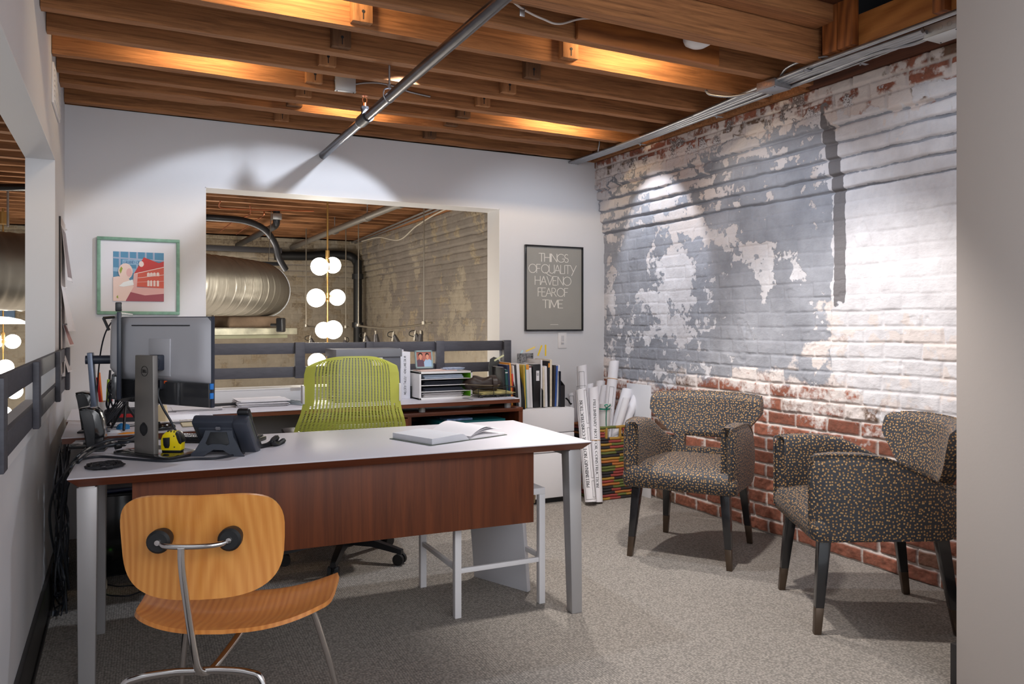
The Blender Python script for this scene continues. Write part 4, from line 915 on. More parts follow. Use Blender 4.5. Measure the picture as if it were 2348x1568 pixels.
# ================================================================== GUEST ARMCHAIRS
def guest_chair(label, loc, rz):
    t = thing('upholstered_armchair', label, 'armchair', loc, rz, 'dotted guest armchairs by the brick wall')
    # local front = -y
    def loft(rings, mb, cap=True):
        n = len(rings[0]); v = [p for r in rings for p in r]; fs = [(i*n+j, i*n+(j+1) % n, (i+1)*n+(j+1) % n, (i+1)*n+j) for i in range(len(rings)-1) for j in range(n)]
        if cap: fs += [tuple(range(n))[::-1], tuple((len(rings)-1)*n+j for j in range(n))]
        mb._add(v, fs)
    def rrect(cx, cy, w, d, z, r=.03, n=5, tp=.22):
        out = []
        for (sx, sy, a0) in ((1, 1, 0), (-1, 1, 90), (-1, -1, 180), (1, -1, 270)):
            
                for k in range(n+1):
                    a = R(a0+90*k/n); q = Vector((cx+sx*(w-r)+r*math.cos(a), cy+sy*(d-r)+r*math.sin(a), z)); q.x *= 1-max(0, q.y/d)*tp; out.append(q)
        return out
    mb = L(t); loft([rrect(0, -.01, .290, .272, .372), rrect(0, -.012, .300, .286, .380), rrect(0, -.014, .302, .292, .42), rrect(0, -.015, .300, .290, .452), rrect(0, -.012, .285, .275, .478, .04), rrect(0, 0, .24, .225, .497, .08), rrect(0, .01, .15, .14, .506, .08), rrect(0, .01, .03, .03, .508, .02)], mb)
    part('seat', mb, FAB, t, uv=True, sharp=60)
    for sx in (-1, 1):
        # arm: slab following a path from the front to the rear, top drops towards the back
        path = [(.272, -.300, .702), (.285, -.292, .716), (.296, -.22, .724), (.302, -.10, .724), (.303, .00, .708), (.298, .10, .662), (.284, .18, .622), (.256, .245, .594), (.210, .295, .580), (.155, .320, .578)]
        rings = []
        for i, (x, y, z) in enumerate(path):
            p = Vector((sx*x, y, 0)); q0 = Vector((sx*path[max(0, i-1)][0], path[max(0, i-1)][1], 0)); q1 = Vector((sx*path[min(len(path)-1, i+1)][0], path[min(len(path)-1, i+1)][1], 0)); d = (q1-q0).normalized(); n_ = Vector((d.y, -d.x, 0))*sx
            th = .078 if i > 1 else (.055 if i == 0 else .070); th = th-.012*max(0, i-6); zb = .385; inn = p-n_*th*1.0; r_ = .022
            sect = [p+Vector((0, 0, zb)), p+n_*.004+Vector((0, 0, zb+.02)), p+n_*.010+Vector((0, 0, (zb+z)/2)), p+n_*.006+Vector((0, 0, z-.045)), p-n_*.002+Vector((0, 0, z-r_*.6)), p-n_*.014+Vector((0, 0, z)), inn+n_*.018+Vector((0, 0, z)), inn+n_*.003+Vector((0, 0, z-r_*.7)), inn+Vector((0, 0, z-.06)), inn+Vector((0, 0, .44)), inn+n_*.01+Vector((0, 0, zb))]
            rings.append(sect if sx > 0 else sect[::-1])
        mb = L(t); loft(rings, mb); am = part('armrest', mb, FAB, t, uv=True, sharp=48)
        pp = [Vector((sx*(x-.004), y-(.004 if i < 2 else 0), z-.004)) for i, (x, y, z) in enumerate(path)]; pp = [Vector((sx*.268, -.306, .40)), Vector((sx*.268, -.306, .55)), Vector((sx*.270, -.306, .68))]+pp[1:]
        part('piping', L(t).tube(pp, .0045, n=6, sub=3), FAB, am, uv=True)
    # curved upper backrest, narrow at the foot, wide at the top
    def bk(u, v, off):
        s = (u-.5)*2; w = .172+.150*min(1, v/.62)**.8-.012*max(0, (v-.85)/.15)**2; z = .588+.252*v-.012*abs(s)**3*v
        x = s*w; y = .318-.42*(x*x)*1.9+.045*v-.10*abs(x)**3
        return Vector((x*(1-off*.25), y-off, z))
    rings = []
    for j in range(15):
        v = j/14; ring = []; th = .062*(1-.35*max(0, (v-.9)/.1)**2)*(.8 if j == 0 else 1)
        for i in range(25): ring.append(bk(i/24, v, -.0))
        for i in range(24, -1, -1): ring.append(bk(i/24, v, th))
        rings.append(ring)
    mb = L(t); loft(rings, mb); bmesh.ops.recalc_face_normals(mb.bm, faces=mb.bm.faces)
    br = part('backrest', mb, FAB, t, uv=True, sharp=50)
    part('piping', L(t).tube([bk(i/16, 1, -.002)+Vector((0, 0, .001)) for i in range(17)], .0045, n=6, sub=2), FAB, br, uv=True)
    # lower rail behind the seat and two uprights around the open window
    mb = L(t); rg = []
    for i in range(17):
        s = (i/16-.5)*2; x = s*.215; y = .312-.42*x*x*1.9; rg.append([Vector((x, y, .385)), Vector((x, y+.004, .44)), Vector((x, y, .522)), Vector((x*.95, y-.05, .522)), Vector((x*.95, y-.055, .44)), Vector((x*.95, y-.05, .385))])
    loft(rg, mb); part('back_rail', mb, FAB, t, uv=True)
    for sx in (-1, 1):
        mb = L(t); rg = []
        for z, xi, xo in ((.47, .120, .225), (.52, .128, .215), (.56, .130, .195), (.60, .122, .182), (.615, .105, .185)):
            rr = []
            for x in np.linspace(xi, xo, 5): rr.append(Vector((sx*x, .315-.42*x*x*1.9, z)))
            for x in np.linspace(xo, xi, 5): rr.append(Vector((sx*x*.96, .315-.42*x*x*1.9-.056, z)))
            rg.append(rr if sx > 0 else rr[::-1])
        loft(rg, mb); bmesh.ops.recalc_face_normals(mb.bm, faces=mb.bm.faces); part('back_upright', mb, FAB, t, uv=True)
    for sx in (-1, 1):
        for sy in (-1, 1):
            def leg(z0, z1, mb):
                def at(z):
                    k = 1-z/.38; x = sx*(.234 if sy < 0 else .215)+sx*0; x = sx*((.234 if sy < 0 else .215)+.030*k); y = (-.238 if sy < 0 else .225)+sy*(.036 if sy < 0 else .055)*k; w = .024-.010*k
                    return [(x-w, y-w, z), (x+w, y-w, z), (x+w, y+w, z), (x-w, y+w, z)]
                mb.hexa(at(z0)+at(z1), bev=.002); return mb
            lg = part('leg', leg(.105, .385, L(t)), BLKFAB, t); part('ferrule', leg(0, .105, L(t)), BRONZE, lg, 'bronze leg ferrule')
    return t
g1 = guest_chair('dark gold-dotted armchair facing the desk, farther one next to the paper rolls', (2.845, 3.385, 0), R(-56))
dup(g1, (2.885, 2.325, 0), R(-121.3), 'dark gold-dotted armchair seen from its side, cut off by the right partition')

# ================================================================== CREDENZA along the back wall and the return on the left
CZ = .752
t = thing('credenza', 'long white-topped credenza with cherry cabinet along the back wall', 'credenza', (1.1, 4.83, 0))
def cr(mb, x0, x1, y0, y1, z0, z1, **k): return mb.box(x0, x1, y0, y1, z0, z1, **k)
CM = Tm(0, 4.53, 0, R(2.0)*0)
mb = MB(); mb.prism([(-.20, 4.515), (2.385, 4.555), (2.395, 5.125), (-.20, 5.125)], CZ-.004, CZ); part('worktop', mb, LAM, t, 'white laminate worktop')
mb = MB(); mb.prism([(-.20, 4.517), (2.383, 4.557), (2.393, 5.124), (-.20, 5.124)], CZ-.028, CZ-.004); part('worktop_edge', mb, CHERRYX, t)
mb = MB()
mb.box(1.12, 2.43, 4.60, 5.10, .662, .686, bev=.001); part('cabinet_top', mb, CHERRYX, t)
for xa0, xb0 in ((2.40, 2.43), (1.12, 1.145), (1.628, 1.652)): part('side_panel', MB().box(xa0, xb0, 4.602, 5.10, .03, .662), CHERRY, t)
part('back_panel', MB().box(1.12, 2.43, 5.08, 5.10, .03, .662), CHERRY, t)
part('bottom_panel', MB().box(1.12, 2.43, 4.602, 5.10, .03, .055), CHERRY, t)
part('shelf', MB().box(1.652, 2.40, 4.63, 5.08, .545, .565), CHERRY, t)
for z0, z1 in ((.50, .655), (.29, .49), (.06, .28)):
    d = part('drawer', MB().box(1.147, 1.626, 4.592, 4.61, z0, z1, bev=.001), CHERRY, t)
    part('handle', MB().box(1.18, 1.60, 4.572, 4.593, z1-.035, z1-.012, bev=.003), SILV, d, 'silver handle')
    if z0 == .50: part('lock', MB().cyl((1.56, 4.588, .575), (1.56, 4.594, .575), .009, n=14), RUB, d)
for x in (1.50, 1.735, 2.335): part('standoff', MB().cyl((x, 4.64, .686), (x, 4.64, CZ-.028), .021, n=24), SILV, t, 'brushed metal standoff puck')
part('grey_back_board', MB().box(.50, 1.12, 5.08, 5.10, .10, .72), mat('grey_board', (178, 174, 176), .6), t)
t = thing('desk_return', 'white-topped return desk running along the left wall', 'desk', (.15, 4.2, 0))
part('worktop', MB().box(-.19, .485, 3.86, 4.512, CZ-.004, CZ), LAM, t); part('worktop_edge', MB().box(-.188, .483, 3.862, 4.512, CZ-.028, CZ-.004), CHERRYX, t)
part('side_panel', MB().box(.42, .44, 3.92, 4.48, 0, CZ-.028), CHERRY, t)
# --- things inside the open cabinet bay
mb = MB(); mb.box(1.86, 2.33, 4.66, 5.0, .567, .612, bev=.002); solo('teal_folder', mb, mat('teal_card', (18, 112, 118), .6), 'teal folder box lying in the open cabinet bay', 'folder')
mb = MB(); mb.box(1.92, 2.10, 4.68, 4.9, .614, .626, m=RZ(0)); solo('magazine', mb, mat('blue_magazine', (120, 150, 190), .4, var=.5, vscale=30), 'magazine lying on the teal folder in the cabinet bay', 'magazine')
mb = MB(); mb.box(1.70, 1.83, 4.66, 4.95, .567, .590, bev=.002); solo('dark_binder', mb, BLKPL, 'dark flat binder lying at the left of the open cabinet bay', 'binder')

# ================================================================== WHITE FILE CABINET
t = thing('file_cabinet', 'white steel three-drawer file cabinet in the corner by the credenza', 'file cabinet', (2.665, 4.93, 0))
part('carcass', MB().box(2.452, 2.885, 4.712, 5.150, .035, .655, bev=.003), WMET, t)
for z0, z1 in ((.490, .652), (.355, .484), (.042, .349)): part('drawer', MB().box(2.453, 2.884, 4.692, 4.714, z0, z1, bev=.002), WMET, t)
part('plinth', MB().box(2.47, 2.87, 4.73, 5.13, .0, .036), RUB, t)

# ================================================================== THINGS ON THE CREDENZA
def sheet_stack(mb, x, y, z, n, w, d, j, th=.0022):
    for k in range(n):
        m = Tm(x+rnd.uniform(-j, j), y+rnd.uniform(-j, j), 0, rnd.uniform(-.12, .12)*j*30)
        mb.box(-w/2, w/2, -d/2, d/2, z+k*th, z+(k+.8)*th, m=m)
mb = MB(); sheet_stack(mb, .80, 4.87, CZ+.001, 18, .28, .20, .014); solo('paper_stack', mb, PAPER, 'loose stack of white papers on the credenza beside the front monitor', 'papers')
mb = MB(); sheet_stack(mb, .42, 4.80, CZ+.001, 5, .26, .20, .03); solo('paper_stack', mb, PAPERG, 'flat spread of papers on the left part of the credenza', 'papers')
mb = MB(); mb.box(-.09, .09, -.02, .02, 0, .014, bev=.003, m=Tm(.57, 4.82, CZ+.012, .2)); solo('stapler', mb, BLKPL, 'dark flat object lying at the left edge of the papers', 'stapler')
mb = MB(); M_ = Tm(.975, 4.83, CZ+.001, R(-62)); mb.box(-.10, .10, -.014, .014, 0, .020, bev=.004, m=M_); mb.box(-.09, .09, -.006, .006, .02, .026, bev=.002, m=M_); solo('scale_ruler', mb, mat('pale_metal', (172, 184, 190), .35, .5), 'pale metal scale ruler beside the paper stack', 'ruler')
mb = MB(); sheet_stack(mb, .20, 4.30, CZ+.001, 6, .42, .30, .02, .002); solo('drawing_sheets', mb, PAPER, 'large drawing sheets lying on the left return desk', 'papers')
mb = MB(); sheet_stack(mb, .36, 4.08, CZ+.001, 3, .12, .16, .004, .002); solo('notebook', mb, mat('cream_paper', (222, 210, 178), .8), 'cream spiral notebook on the return desk behind the mouse', 'notebook')
mb = MB()
for k in range(26): mb.tube([(.30+k*.0052, 4.155, CZ+.004), (.30+k*.0052, 4.16, CZ+.014), (.30+k*.0052, 4.17, CZ+.016), (.30+k*.0052, 4.175, CZ+.006)], .001, n=4, sub=2)
solo('spiral_binding', mb, mat('brass_wire', (150, 130, 80), .4, .6), 'wire spiral of the cream notebook on the return desk', 'binding')
# mouse
p = PZ(378, 985, CZ); t = thing('computer_mouse', 'black computer mouse on the return desk behind the tape measure', 'mouse', (p.x, p.y, CZ), R(-60))
mb = L(t); mb.sphere((0, 0, .010), .030, sc=(1.05, 1.75, .85)); bmesh.ops.bisect_plane(mb.bm, geom=mb.bm.verts[:]+mb.bm.edges[:]+mb.bm.faces[:], plane_co=ROOT[t] @ Vector((0, 0, 0)), plane_no=(0, 0, -1), clear_outer=True); part('shell', mb, BLKGL, t)
part('scroll_wheel', L(t).cyl((-.003, -.03, .034), (.003, -.03, .034), .006, n=12), RUB, t)
# keyboard at the far edge of the desk
t = thing('keyboard', 'black computer keyboard at the rear edge of the desk behind the tape measure', 'keyboard', (.40, 3.585, DZ), R(-33))
part('base', L(t).box(-.20, .20, -.065, .065, 0, .018, bev=.004), BLKPL, t)
mb = L(t)
for r_ in range(5):
    for k in range(18): mb.box(-.192+k*.0214, -.174+k*.0214, -.056+r_*.0228, -.038+r_*.0228, .018, .025, bev=.0015, seg=1)
kk = part('keys', mb, DGREYPL, t); kk['kind'] = 'stuff'
# cups, pens
p = PZ(255, 960, CZ); t = thing('pen_cup', 'white pen cup crammed with markers, left of the monitors', 'pen cup', (-.028, 4.42, CZ))
mb = L(t); mb.lathe([(.001, .001), (.040, .001), (.042, .10), (.039, .10), (.037, .006), (.001, .006)]); part('cup', mb, WHITEP, t)
for k, (a, tl, col, h) in enumerate(((0, .1, (214, 30, 36), .17), (1.1, .14, (30, 30, 34), .19), (2.0, .2, (238, 120, 34), .18), (3.2, .1, (240, 240, 240), .18), (4.0, .15, (214, 30, 36), .16), (5.0, .18, (170, 200, 50), .15), (5.8, .1, (30, 30, 34), .17))):
    d = Vector((math.cos(a)*tl, math.sin(a)*tl, 1)).normalized(); h += .055; b0 = Vector((math.cos(a)*.018, math.sin(a)*.018, .01)); mb = L(t); mb.cyl(b0, b0+d*h, .006, n=10)
    part('marker', mb, mat('marker_%d' % (k+1), col, .4), t)
# desk clutter between the speakers and the monitors (black case, box with red label, blue and orange bits)
t = thing('accessory_case', 'dark case with a red label on the return desk behind the cables', 'case', (.075, 4.28, CZ), R(-12))
part('case_body', L(t).box(-.10, .08, -.05, .05, 0, .075, bev=.010), mat('charcoal_fabric', (52, 56, 64), .7), t); part('red_label', L(t).box(-.03, .03, -.0520, -.050, .035, .052), mat('label_red', (206, 52, 56), .5), t)
mb = MB(); M_ = Tm(.16, 4.38, CZ, R(25)); mb.box(-.045, .045, -.04, .04, 0, .135, bev=.008, m=M_); solo('floral_tin', mb, mat('floral_print', (60, 66, 78), .5, var=.9, vscale=26), 'dark floral tin on the return desk behind the monitor stand', 'tin')
mb = MB(); M_ = Tm(.21, 4.20, CZ, R(-20)); mb.hexa([M_ @ Vector(v) for v in ((-.04, -.03, 0), (.04, -.03, 0), (.04, .03, 0), (-.04, .03, 0), (-.03, -.012, .09), (.03, -.012, .09), (.03, .016, .09), (-.03, .016, .09))], bev=.004); solo('cream_mug_box', mb, mat('cream_card', (216, 198, 160), .7), 'cream tapered box on the return desk next to the floral tin', 'box')
t = thing('mini_tripod', 'black mini tripod standing on the return desk', 'tripod', (.06, 4.06, CZ))
part('column', L(t).cyl((0, 0, .10), (0, 0, .165), .012), BLKPL, t)
for k in range(3):
    a = 2*PI*k/3+.4; part('leg', L(t).cyl((0, 0, .115), (.075*math.cos(a), .075*math.sin(a), .003), .006, n=8), BLKPL, t)
mb = MB()
for k in range(9):
    a = k*.7; c_ = Vector((.055, 4.05, CZ+.20)); pts = [c_+Vector((.07*math.cos(a+j*.9)*(1-.08*k), .03*math.sin(j*1.1+k), .045*math.sin(a+j*.9)-.004*k)) for j in range(8)]
    mb.tube(pts, .003, n=5)
for k in range(5): mb.tube([(.055+.01*k, 4.05, CZ+.17), (.0+.008*k, 4.03-.02*k, CZ+.10), (-.03, 3.98-.02*k, CZ+.03), (-.04+.01*k, 3.95, CZ+.004)], .003, n=5)
solo('tied_cables', mb, CABLE, 'bunch of tied black cables hanging on the mini tripod', 'cables')
for k, (px, py, col, sz, lab) in enumerate(((283, 992, (38, 128, 190), (.030, .018, .022), 'crumpled blue wrapper on the desk behind the big cables'), (290, 1003, (240, 150, 40), (.042, .016, .012), 'orange packet on the desk behind the big cables'), (257, 1000, (214, 216, 222), (.040, .02, .014), 'white packet on the desk beside the blue wrapper'))):
    p = PZ(px, py, DZ); mb = MB(); mb.sphere((p.x, p.y, DZ+sz[2]), 1, n=16, sc=sz)
    for v in mb.bm.verts: v.co += Vector((noise.noise(v.co*60), noise.noise(v.co*60+Vector((5, 0, 0))), max(0, noise.noise(v.co*50))))*.008
    solo(('blue_wrapper', 'orange_packet', 'white_packet')[k], mb, mat('wrap%d' % k, col, .4), lab, 'packet')
mb = MB(); mb.box(-.085, .085, -.045, .045, 0, .010, bev=.003, m=Tm(*PZ(285, 1012, DZ+.0)[:2], DZ, R(-15))); solo('dark_tray', mb, BLKPL, 'thin dark tray on the desk under the packets', 'tray')

# --- grey archive box
t = thing('archive_box', 'grey lidded archive box standing on the credenza behind the green chair', 'box', (1.445, 4.93, CZ))
GB = mat('grey_box_board', (98, 100, 108), .75, var=.06); part('box_body', L(t).box(-.205, .205, -.13, .13, 0, .300, bev=.003), GB, t)
part('lid', L(t).box(-.213, .213, -.138, .138, .278, .328, bev=.003), mat('grey_lid_board', (122, 124, 130), .7, var=.06), t)
part('label_card', L(t).box(.02, .085, -.1325, -.130, .225, .275), PAPER, t, 'white label card')
# --- binders with writing
def binder(name, label, cat, x0, x1, y, h, m, z=CZ, d=.24, tilt=0.0, group=None, by=None, bev=.002, toplab=None):
    """spine stands at y facing the camera side"""
    t = thing(name, label, cat, ((x0+x1)/2, y+d/2, z), 0, group); w = (x1-x0)
    sh = Matrix(((1, 0, tilt, 0), (0, 1, 0, 0), (0, 0, 1, 0), (0, 0, 0, 1)))
    mb = L(t); mb.box(-w/2, w/2, -d/2, d/2, 0, h, bev=min(bev, w*.3), m=sh); part('spine_cover', mb, m, t)
    if w > .012:
        mb = L(t); mb.box(-w/2+.002, w/2-.002, -d/2+.006, d/2+.0005, .004, h+.0004, m=sh) if False else mb.box(-w*.32, w*.32, -d/2+.012, d/2-.01, h-.002, h+.0012, m=sh); part('pages', mb, PAPER if m is not PAPER else PAPERG, t)
    return t, sh
WB = mat('white_binder_vinyl', (218, 218, 226), .45); WB2 = mat('pearl_binder_vinyl', (196, 196, 202), .45)
t, _ = binder('ring_binder', 'white ring binder with a long handwritten line on its spine', 'binder', 1.662, 1.733, 4.85, .305, WB)
q, wd = text_quads('MELODY TALLEY - 4240 LAKE DR #1', .013, .0016, track=.16, space=.5, jitter=.07)
mb = L(t); sc = .25/wd; put_quads(mb, q, lambda x, y, k: (.006-y, -.12-k, .028+x*sc), .0006); part('handwriting', mb, INK, t)
t, _ = binder('ring_binder', 'grey-white ring binder squeezed between archive box and lettered binder', 'binder', 1.612, 1.660, 4.85, .295, WB2)
q, wd = text_quads('MELODY TALLEY', .009, .0012, track=.16, space=.5, jitter=.07)
mb = L(t); put_quads(mb, q, lambda x, y, k: (.016-y, -.12-k, .05+x*.9), .0006); part('handwriting', mb, INKG, t)
mb = MB(); 
for k in range(9): mb.box(1.618+k*.012, 1.630+k*.012, 4.93+k*.004, 4.935+k*.004, CZ+.296, CZ+.325-.001*(k % 3)*4, bev=.001)
solo('index_tabs', mb, mat('clear_tabs', (206, 204, 212), .3), 'row of clear index tabs sticking up from the white binders', 'tabs')
t = thing('photo_frame', 'small picture frame with a photo of two people, on the paper organizer', 'picture frame', (1.835, 4.86, .947), R(4))
tf = RX(R(-10)); FRM = mat('pale_blue_frame', (140, 162, 164), .4)
mb = L(t); mb.box(-.062, .062, -.006, .006, 0, .010, m=tf); mb.box(-.062, .062, -.006, .006, .108, .118, m=tf); mb.box(-.062, -.053, -.006, .006, 0, .118, m=tf); mb.box(.053, .062, -.006, .006, 0, .118, m=tf); part('frame', mb, FRM, t)
def flat(mb, M_, poly, y=0.0, th=.0006): mb.M, M0 = mb.M @ M_, mb.M; mb.prism(poly, y-th, y, axis='Y'); mb.M = M0; return mb
def ell(cx, cy, rx, ry, n=20, a0=0, a1=360): return [(cx+rx*math.cos(R(a0+(a1-a0)*k/n)), cy+ry*math.sin(R(a0+(a1-a0)*k/n))) for k in range(n+(0 if a1-a0 == 360 else 1))]
pic = part('photograph', flat(L(t), tf, [(-.053, .010), (.053, .010), (.053, .108), (-.053, .108)], -.001), mat('photo_warm_wall', (182, 112, 98), .35, var=.25, vscale=40), t)
def pp(nm, m, polys, y):
    mb = L(t)
    for i, p_ in enumerate(polys): flat(mb, tf, p_, y-.0001*i)
    return part(nm, mb, m, pic)
SK = mat('photo_skin', (214, 150, 124), .4)
pp('left_person_shirt', mat('photo_maroon', (98, 74, 88), .4), [[(-.053, .010), (-.004, .010), (.0, .045), (-.012, .058), (-.038, .060), (-.053, .050)]], -.0018)
pp('right_person_shirt', mat('photo_lightblue', (160, 188, 214), .4), [[(.0, .010), (.053, .010), (.053, .050), (.038, .060), (.012, .058), (-.002, .040)]], -.0020)
pp('dark_hair', mat('photo_hair', (40, 28, 28), .4), [ell(-.024, .088, .0155, .015), ell(.024, .086, .0125, .0155)], -.0022)
pp('faces', SK, [ell(-.024, .079, .0115, .0145), ell(.025, .077, .0100, .0145), [(-.030, .056), (-.018, .056), (-.019, .068), (-.029, .068)], [(.018, .054), (.032, .054), (.029, .068), (.021, .068)]], -.0026)
# --- paper organizer
t = thing('paper_organizer', 'white desktop paper organizer with shelves full of papers', 'organizer', (1.935, 4.86, CZ))
GRN = mat('lime_green_inside', (120, 205, 40), .5)
OW, OD, OH = .185, .135, .178
part('side', L(t).box(-OW, -OW+.012, -OD, OD, 0, OH, bev=.001), WHITEP, t); part('side', L(t).box(OW-.012, OW, -OD, OD, 0, OH, bev=.001), WHITEP, t)
part('green_liner', L(t).box(OW-.0135, OW-.0118, -OD+.004, OD-.004, .012, OH-.012), GRN, t, 'bright green inner face')
part('top', L(t).box(-OW, OW, -OD, OD, OH-.012, OH, bev=.001), WHITEP, t); part('bottom', L(t).box(-OW, OW, -OD, OD, 0, .012, bev=.001), WHITEP, t)
part('back_panel', L(t).box(-OW, OW, OD-.006, OD, .0, OH), BLKPL, t)
for z in (.048, .088, .128): part('shelf', L(t).box(-OW+.012, OW-.014, -OD+.006, OD-.006, z, z+.0035), WHITEP, t)
for k, (z, n, m_, lab) in enumerate(((.013, 9, PAPERG, 'pad of grey papers on the lowest organizer shelf'), (.0525, 7, mat('dark_notebook', (54, 60, 74), .6), 'dark notebooks on the second organizer shelf'), (.0925, 8, mat('navy_notebook', (32, 38, 52), .6), 'navy notebooks on the third organizer shelf'), (.1325, 8, mat('bluish_paper', (190, 204, 224), .7), 'white and blue papers on the top organizer shelf'))):
    mb = MB(); sheet_stack(mb, 1.925, 4.86, CZ+z, n, .27, .22, .007, .0030); solo('filed_papers', mb, m_, lab, 'papers', 'papers in the organizer')
mb = MB(); sheet_stack(mb, 1.90, 4.84, CZ+OH+.0005, 3, .25, .15, .005, .002); solo('envelope', mb, mat('pink_envelope', (224, 196, 186), .7), 'pale pink envelope under the picture frame', 'envelope')
mb = MB(); sheet_stack(mb, 2.02, 4.83, CZ+OH+.008, 4, .12, .09, .012, .003); solo('cards', mb, mat('blueish_cards', (176, 190, 216), .6, var=.2, vscale=40), 'loose blue and white cards on the right of the organizer top', 'cards')
mb = MB(); mb.box(1.742, 1.748, 4.80, 4.99, CZ, CZ+.10); mb.box(1.738, 1.790-.04, 4.90, 4.905, CZ, CZ+.1); solo('switch_box', MB().box(1.742, 1.748, 4.86, 4.95, CZ, CZ+.08, bev=.001), BLKPL, 'dark small box between binder and organizer', 'box')
# --- wire tray with bag
t = thing('wire_tray', 'black wire letter tray holding magazines at the right end of the credenza', 'tray', (2.25, 4.76, CZ))
mb = L(t)
WR = .0022
def wire(pts, r=WR): mb.tube(pts, r, n=6, smooth_path=False)
for z in (.022, .070): wire([(-.14, -.15, z), (.13, -.15, z), (.13, .16, z), (-.14, .16, z), (-.14, -.15, z)])
for k in range(9): x = -.14+k*.034; wire([(x, -.15, .022), (x, .16, .022)])
for x, y in ((-.14, -.15), (-.14, .0), (-.14, .16), (-.03, -.15), (.06, -.15), (.13, -.15), (.13, .02), (.13, .16)): wire([(x, y, .0), (x, y, .070)])
part('wire_frame', mb, RUB, t)
for x, y in ((-.12, -.15), (-.0, -.15)): part('clip', L(t).box(x-.012, x+.012, y-.006, y+.002, .0, .024, bev=.003), BLKPL, t)
mb = MB(); sheet_stack(mb, 2.255, 4.76, CZ+.025, 6, .23, .28, .012, .0028); solo('magazines', mb, mat('magazine_covers', (196, 186, 130), .4, var=.5, vscale=12), 'stack of yellowish magazines in the wire tray under the brown bag', 'magazines')
mb = MB(); sheet_stack(mb, 2.20, 4.65, CZ+.0005, 4, .30, .18, .01, .002); solo('plastic_sleeves', mb, mat('clear_sleeve', (206, 208, 222), .25), 'glossy clear sleeves sticking out under the wire tray', 'sleeves')
t = thing('toiletry_bag', 'dark brown leather pouch lying on the magazines in the wire tray', 'bag', (2.20, 4.75, CZ+.044), R(-10))
def bagf(u, v):
    a = 2*PI*u; x = -.135+.27*v; e_ = max(.03, 1-abs((v-.5)*2)**4.5); c_, s_ = sup(a, .75)
    return Vector((x, c_*.060*e_*(1-.1*v), .048+s_*.046*e_*(1+.10*math.sin(v*9))+.006*math.sin(v*14+a*2)*e_))
mb = L(t); mb.grid(bagf, 32, 24); part('body', mb, LEATH, t, sharp=70)
part('zip', L(t).tube([(-.125, -.045, .045), (-.07, -.060, .042), (0, -.061, .038), (.06, -.058, .036), (.11, -.045, .038)], .0035, n=6), mat('zip_tape', (120, 108, 92), .6), t)
def strapf(u, v): a = -1.3+3.6*u; return Vector((.060+.030*v, -math.cos(a)*.0655, .046+math.sin(a)*.052))
mb = L(t); mb.grid(strapf, 16, 3, thick=.003); part('strap', mb, LEATH, t)
mb = MB(); M_ = Tm(2.105, 4.97, CZ, R(10)); mb.box(-.05, .0, -.05, .05, 0, .145, bev=.003, m=M_); solo('black_index_box', mb, BLKPL, 'black box behind the brown pouch', 'box')
mb = MB(); mb.box(.001, .035, -.05, .05, 0, .150, bev=.001, m=M_); solo('white_card_pack', mb, PAPER, 'white pack of cards leaning on the black box', 'cards')

# ================================================================== BOOKS AND HOLDERS ON THE FILE CABINET
FZ = .655; FY = 4.93
def xa(px, y=FY): return PY(px, 850, y).x
def holder(x, label, tall=.255, y0=4.72, d=.25):
    t = thing('magazine_holder', label, 'magazine holder', (x, y0+d/2, FZ+.0005), 0, 'black magazine holders')
    pr = [(-d/2, 0), (d/2, 0), (d/2, tall)] + [(d/2-.03, tall)] + [(d/2-.03-(d-.03)*(1-math.cos(a*PI/2/6)), tall-(tall-.10)*math.sin(a*PI/2/6)) for a in range(1, 7)]
    mb = L(t); mb.prism(pr, -.0015, .0015, axis='X'); part('side_panel', mb, BLKPL, t)
    return t
t = thing('magazine_holder', 'black curved magazine holder at the left end of the book row', 'magazine holder', (2.452, 4.86, FZ), R(0))
curve = [(-.13, 0), (.13, 0), (.13, .30), (.10, .305), (.04, .30), (-.02, .265), (-.075, .20), (-.11, .14), (-.13, .06)]
t.location.z = FZ+.001; ROOT[t] = Tm(2.452, 4.86, FZ+.001)
mb = L(t); mb.M = ROOT[t] @ Matrix.Identity(4); mb.prism(curve, -.003, .0, axis='X', bev=.0008); mb.prism([(x, z) for x, z in curve], .060, .063, axis='X'); mb.box(0, .06, -.13, .13, 0, .003); part('panels', mb, BLKPL, t)
mb = L(t); mb.prism(curve, 0, .06, axis='X') if False else None
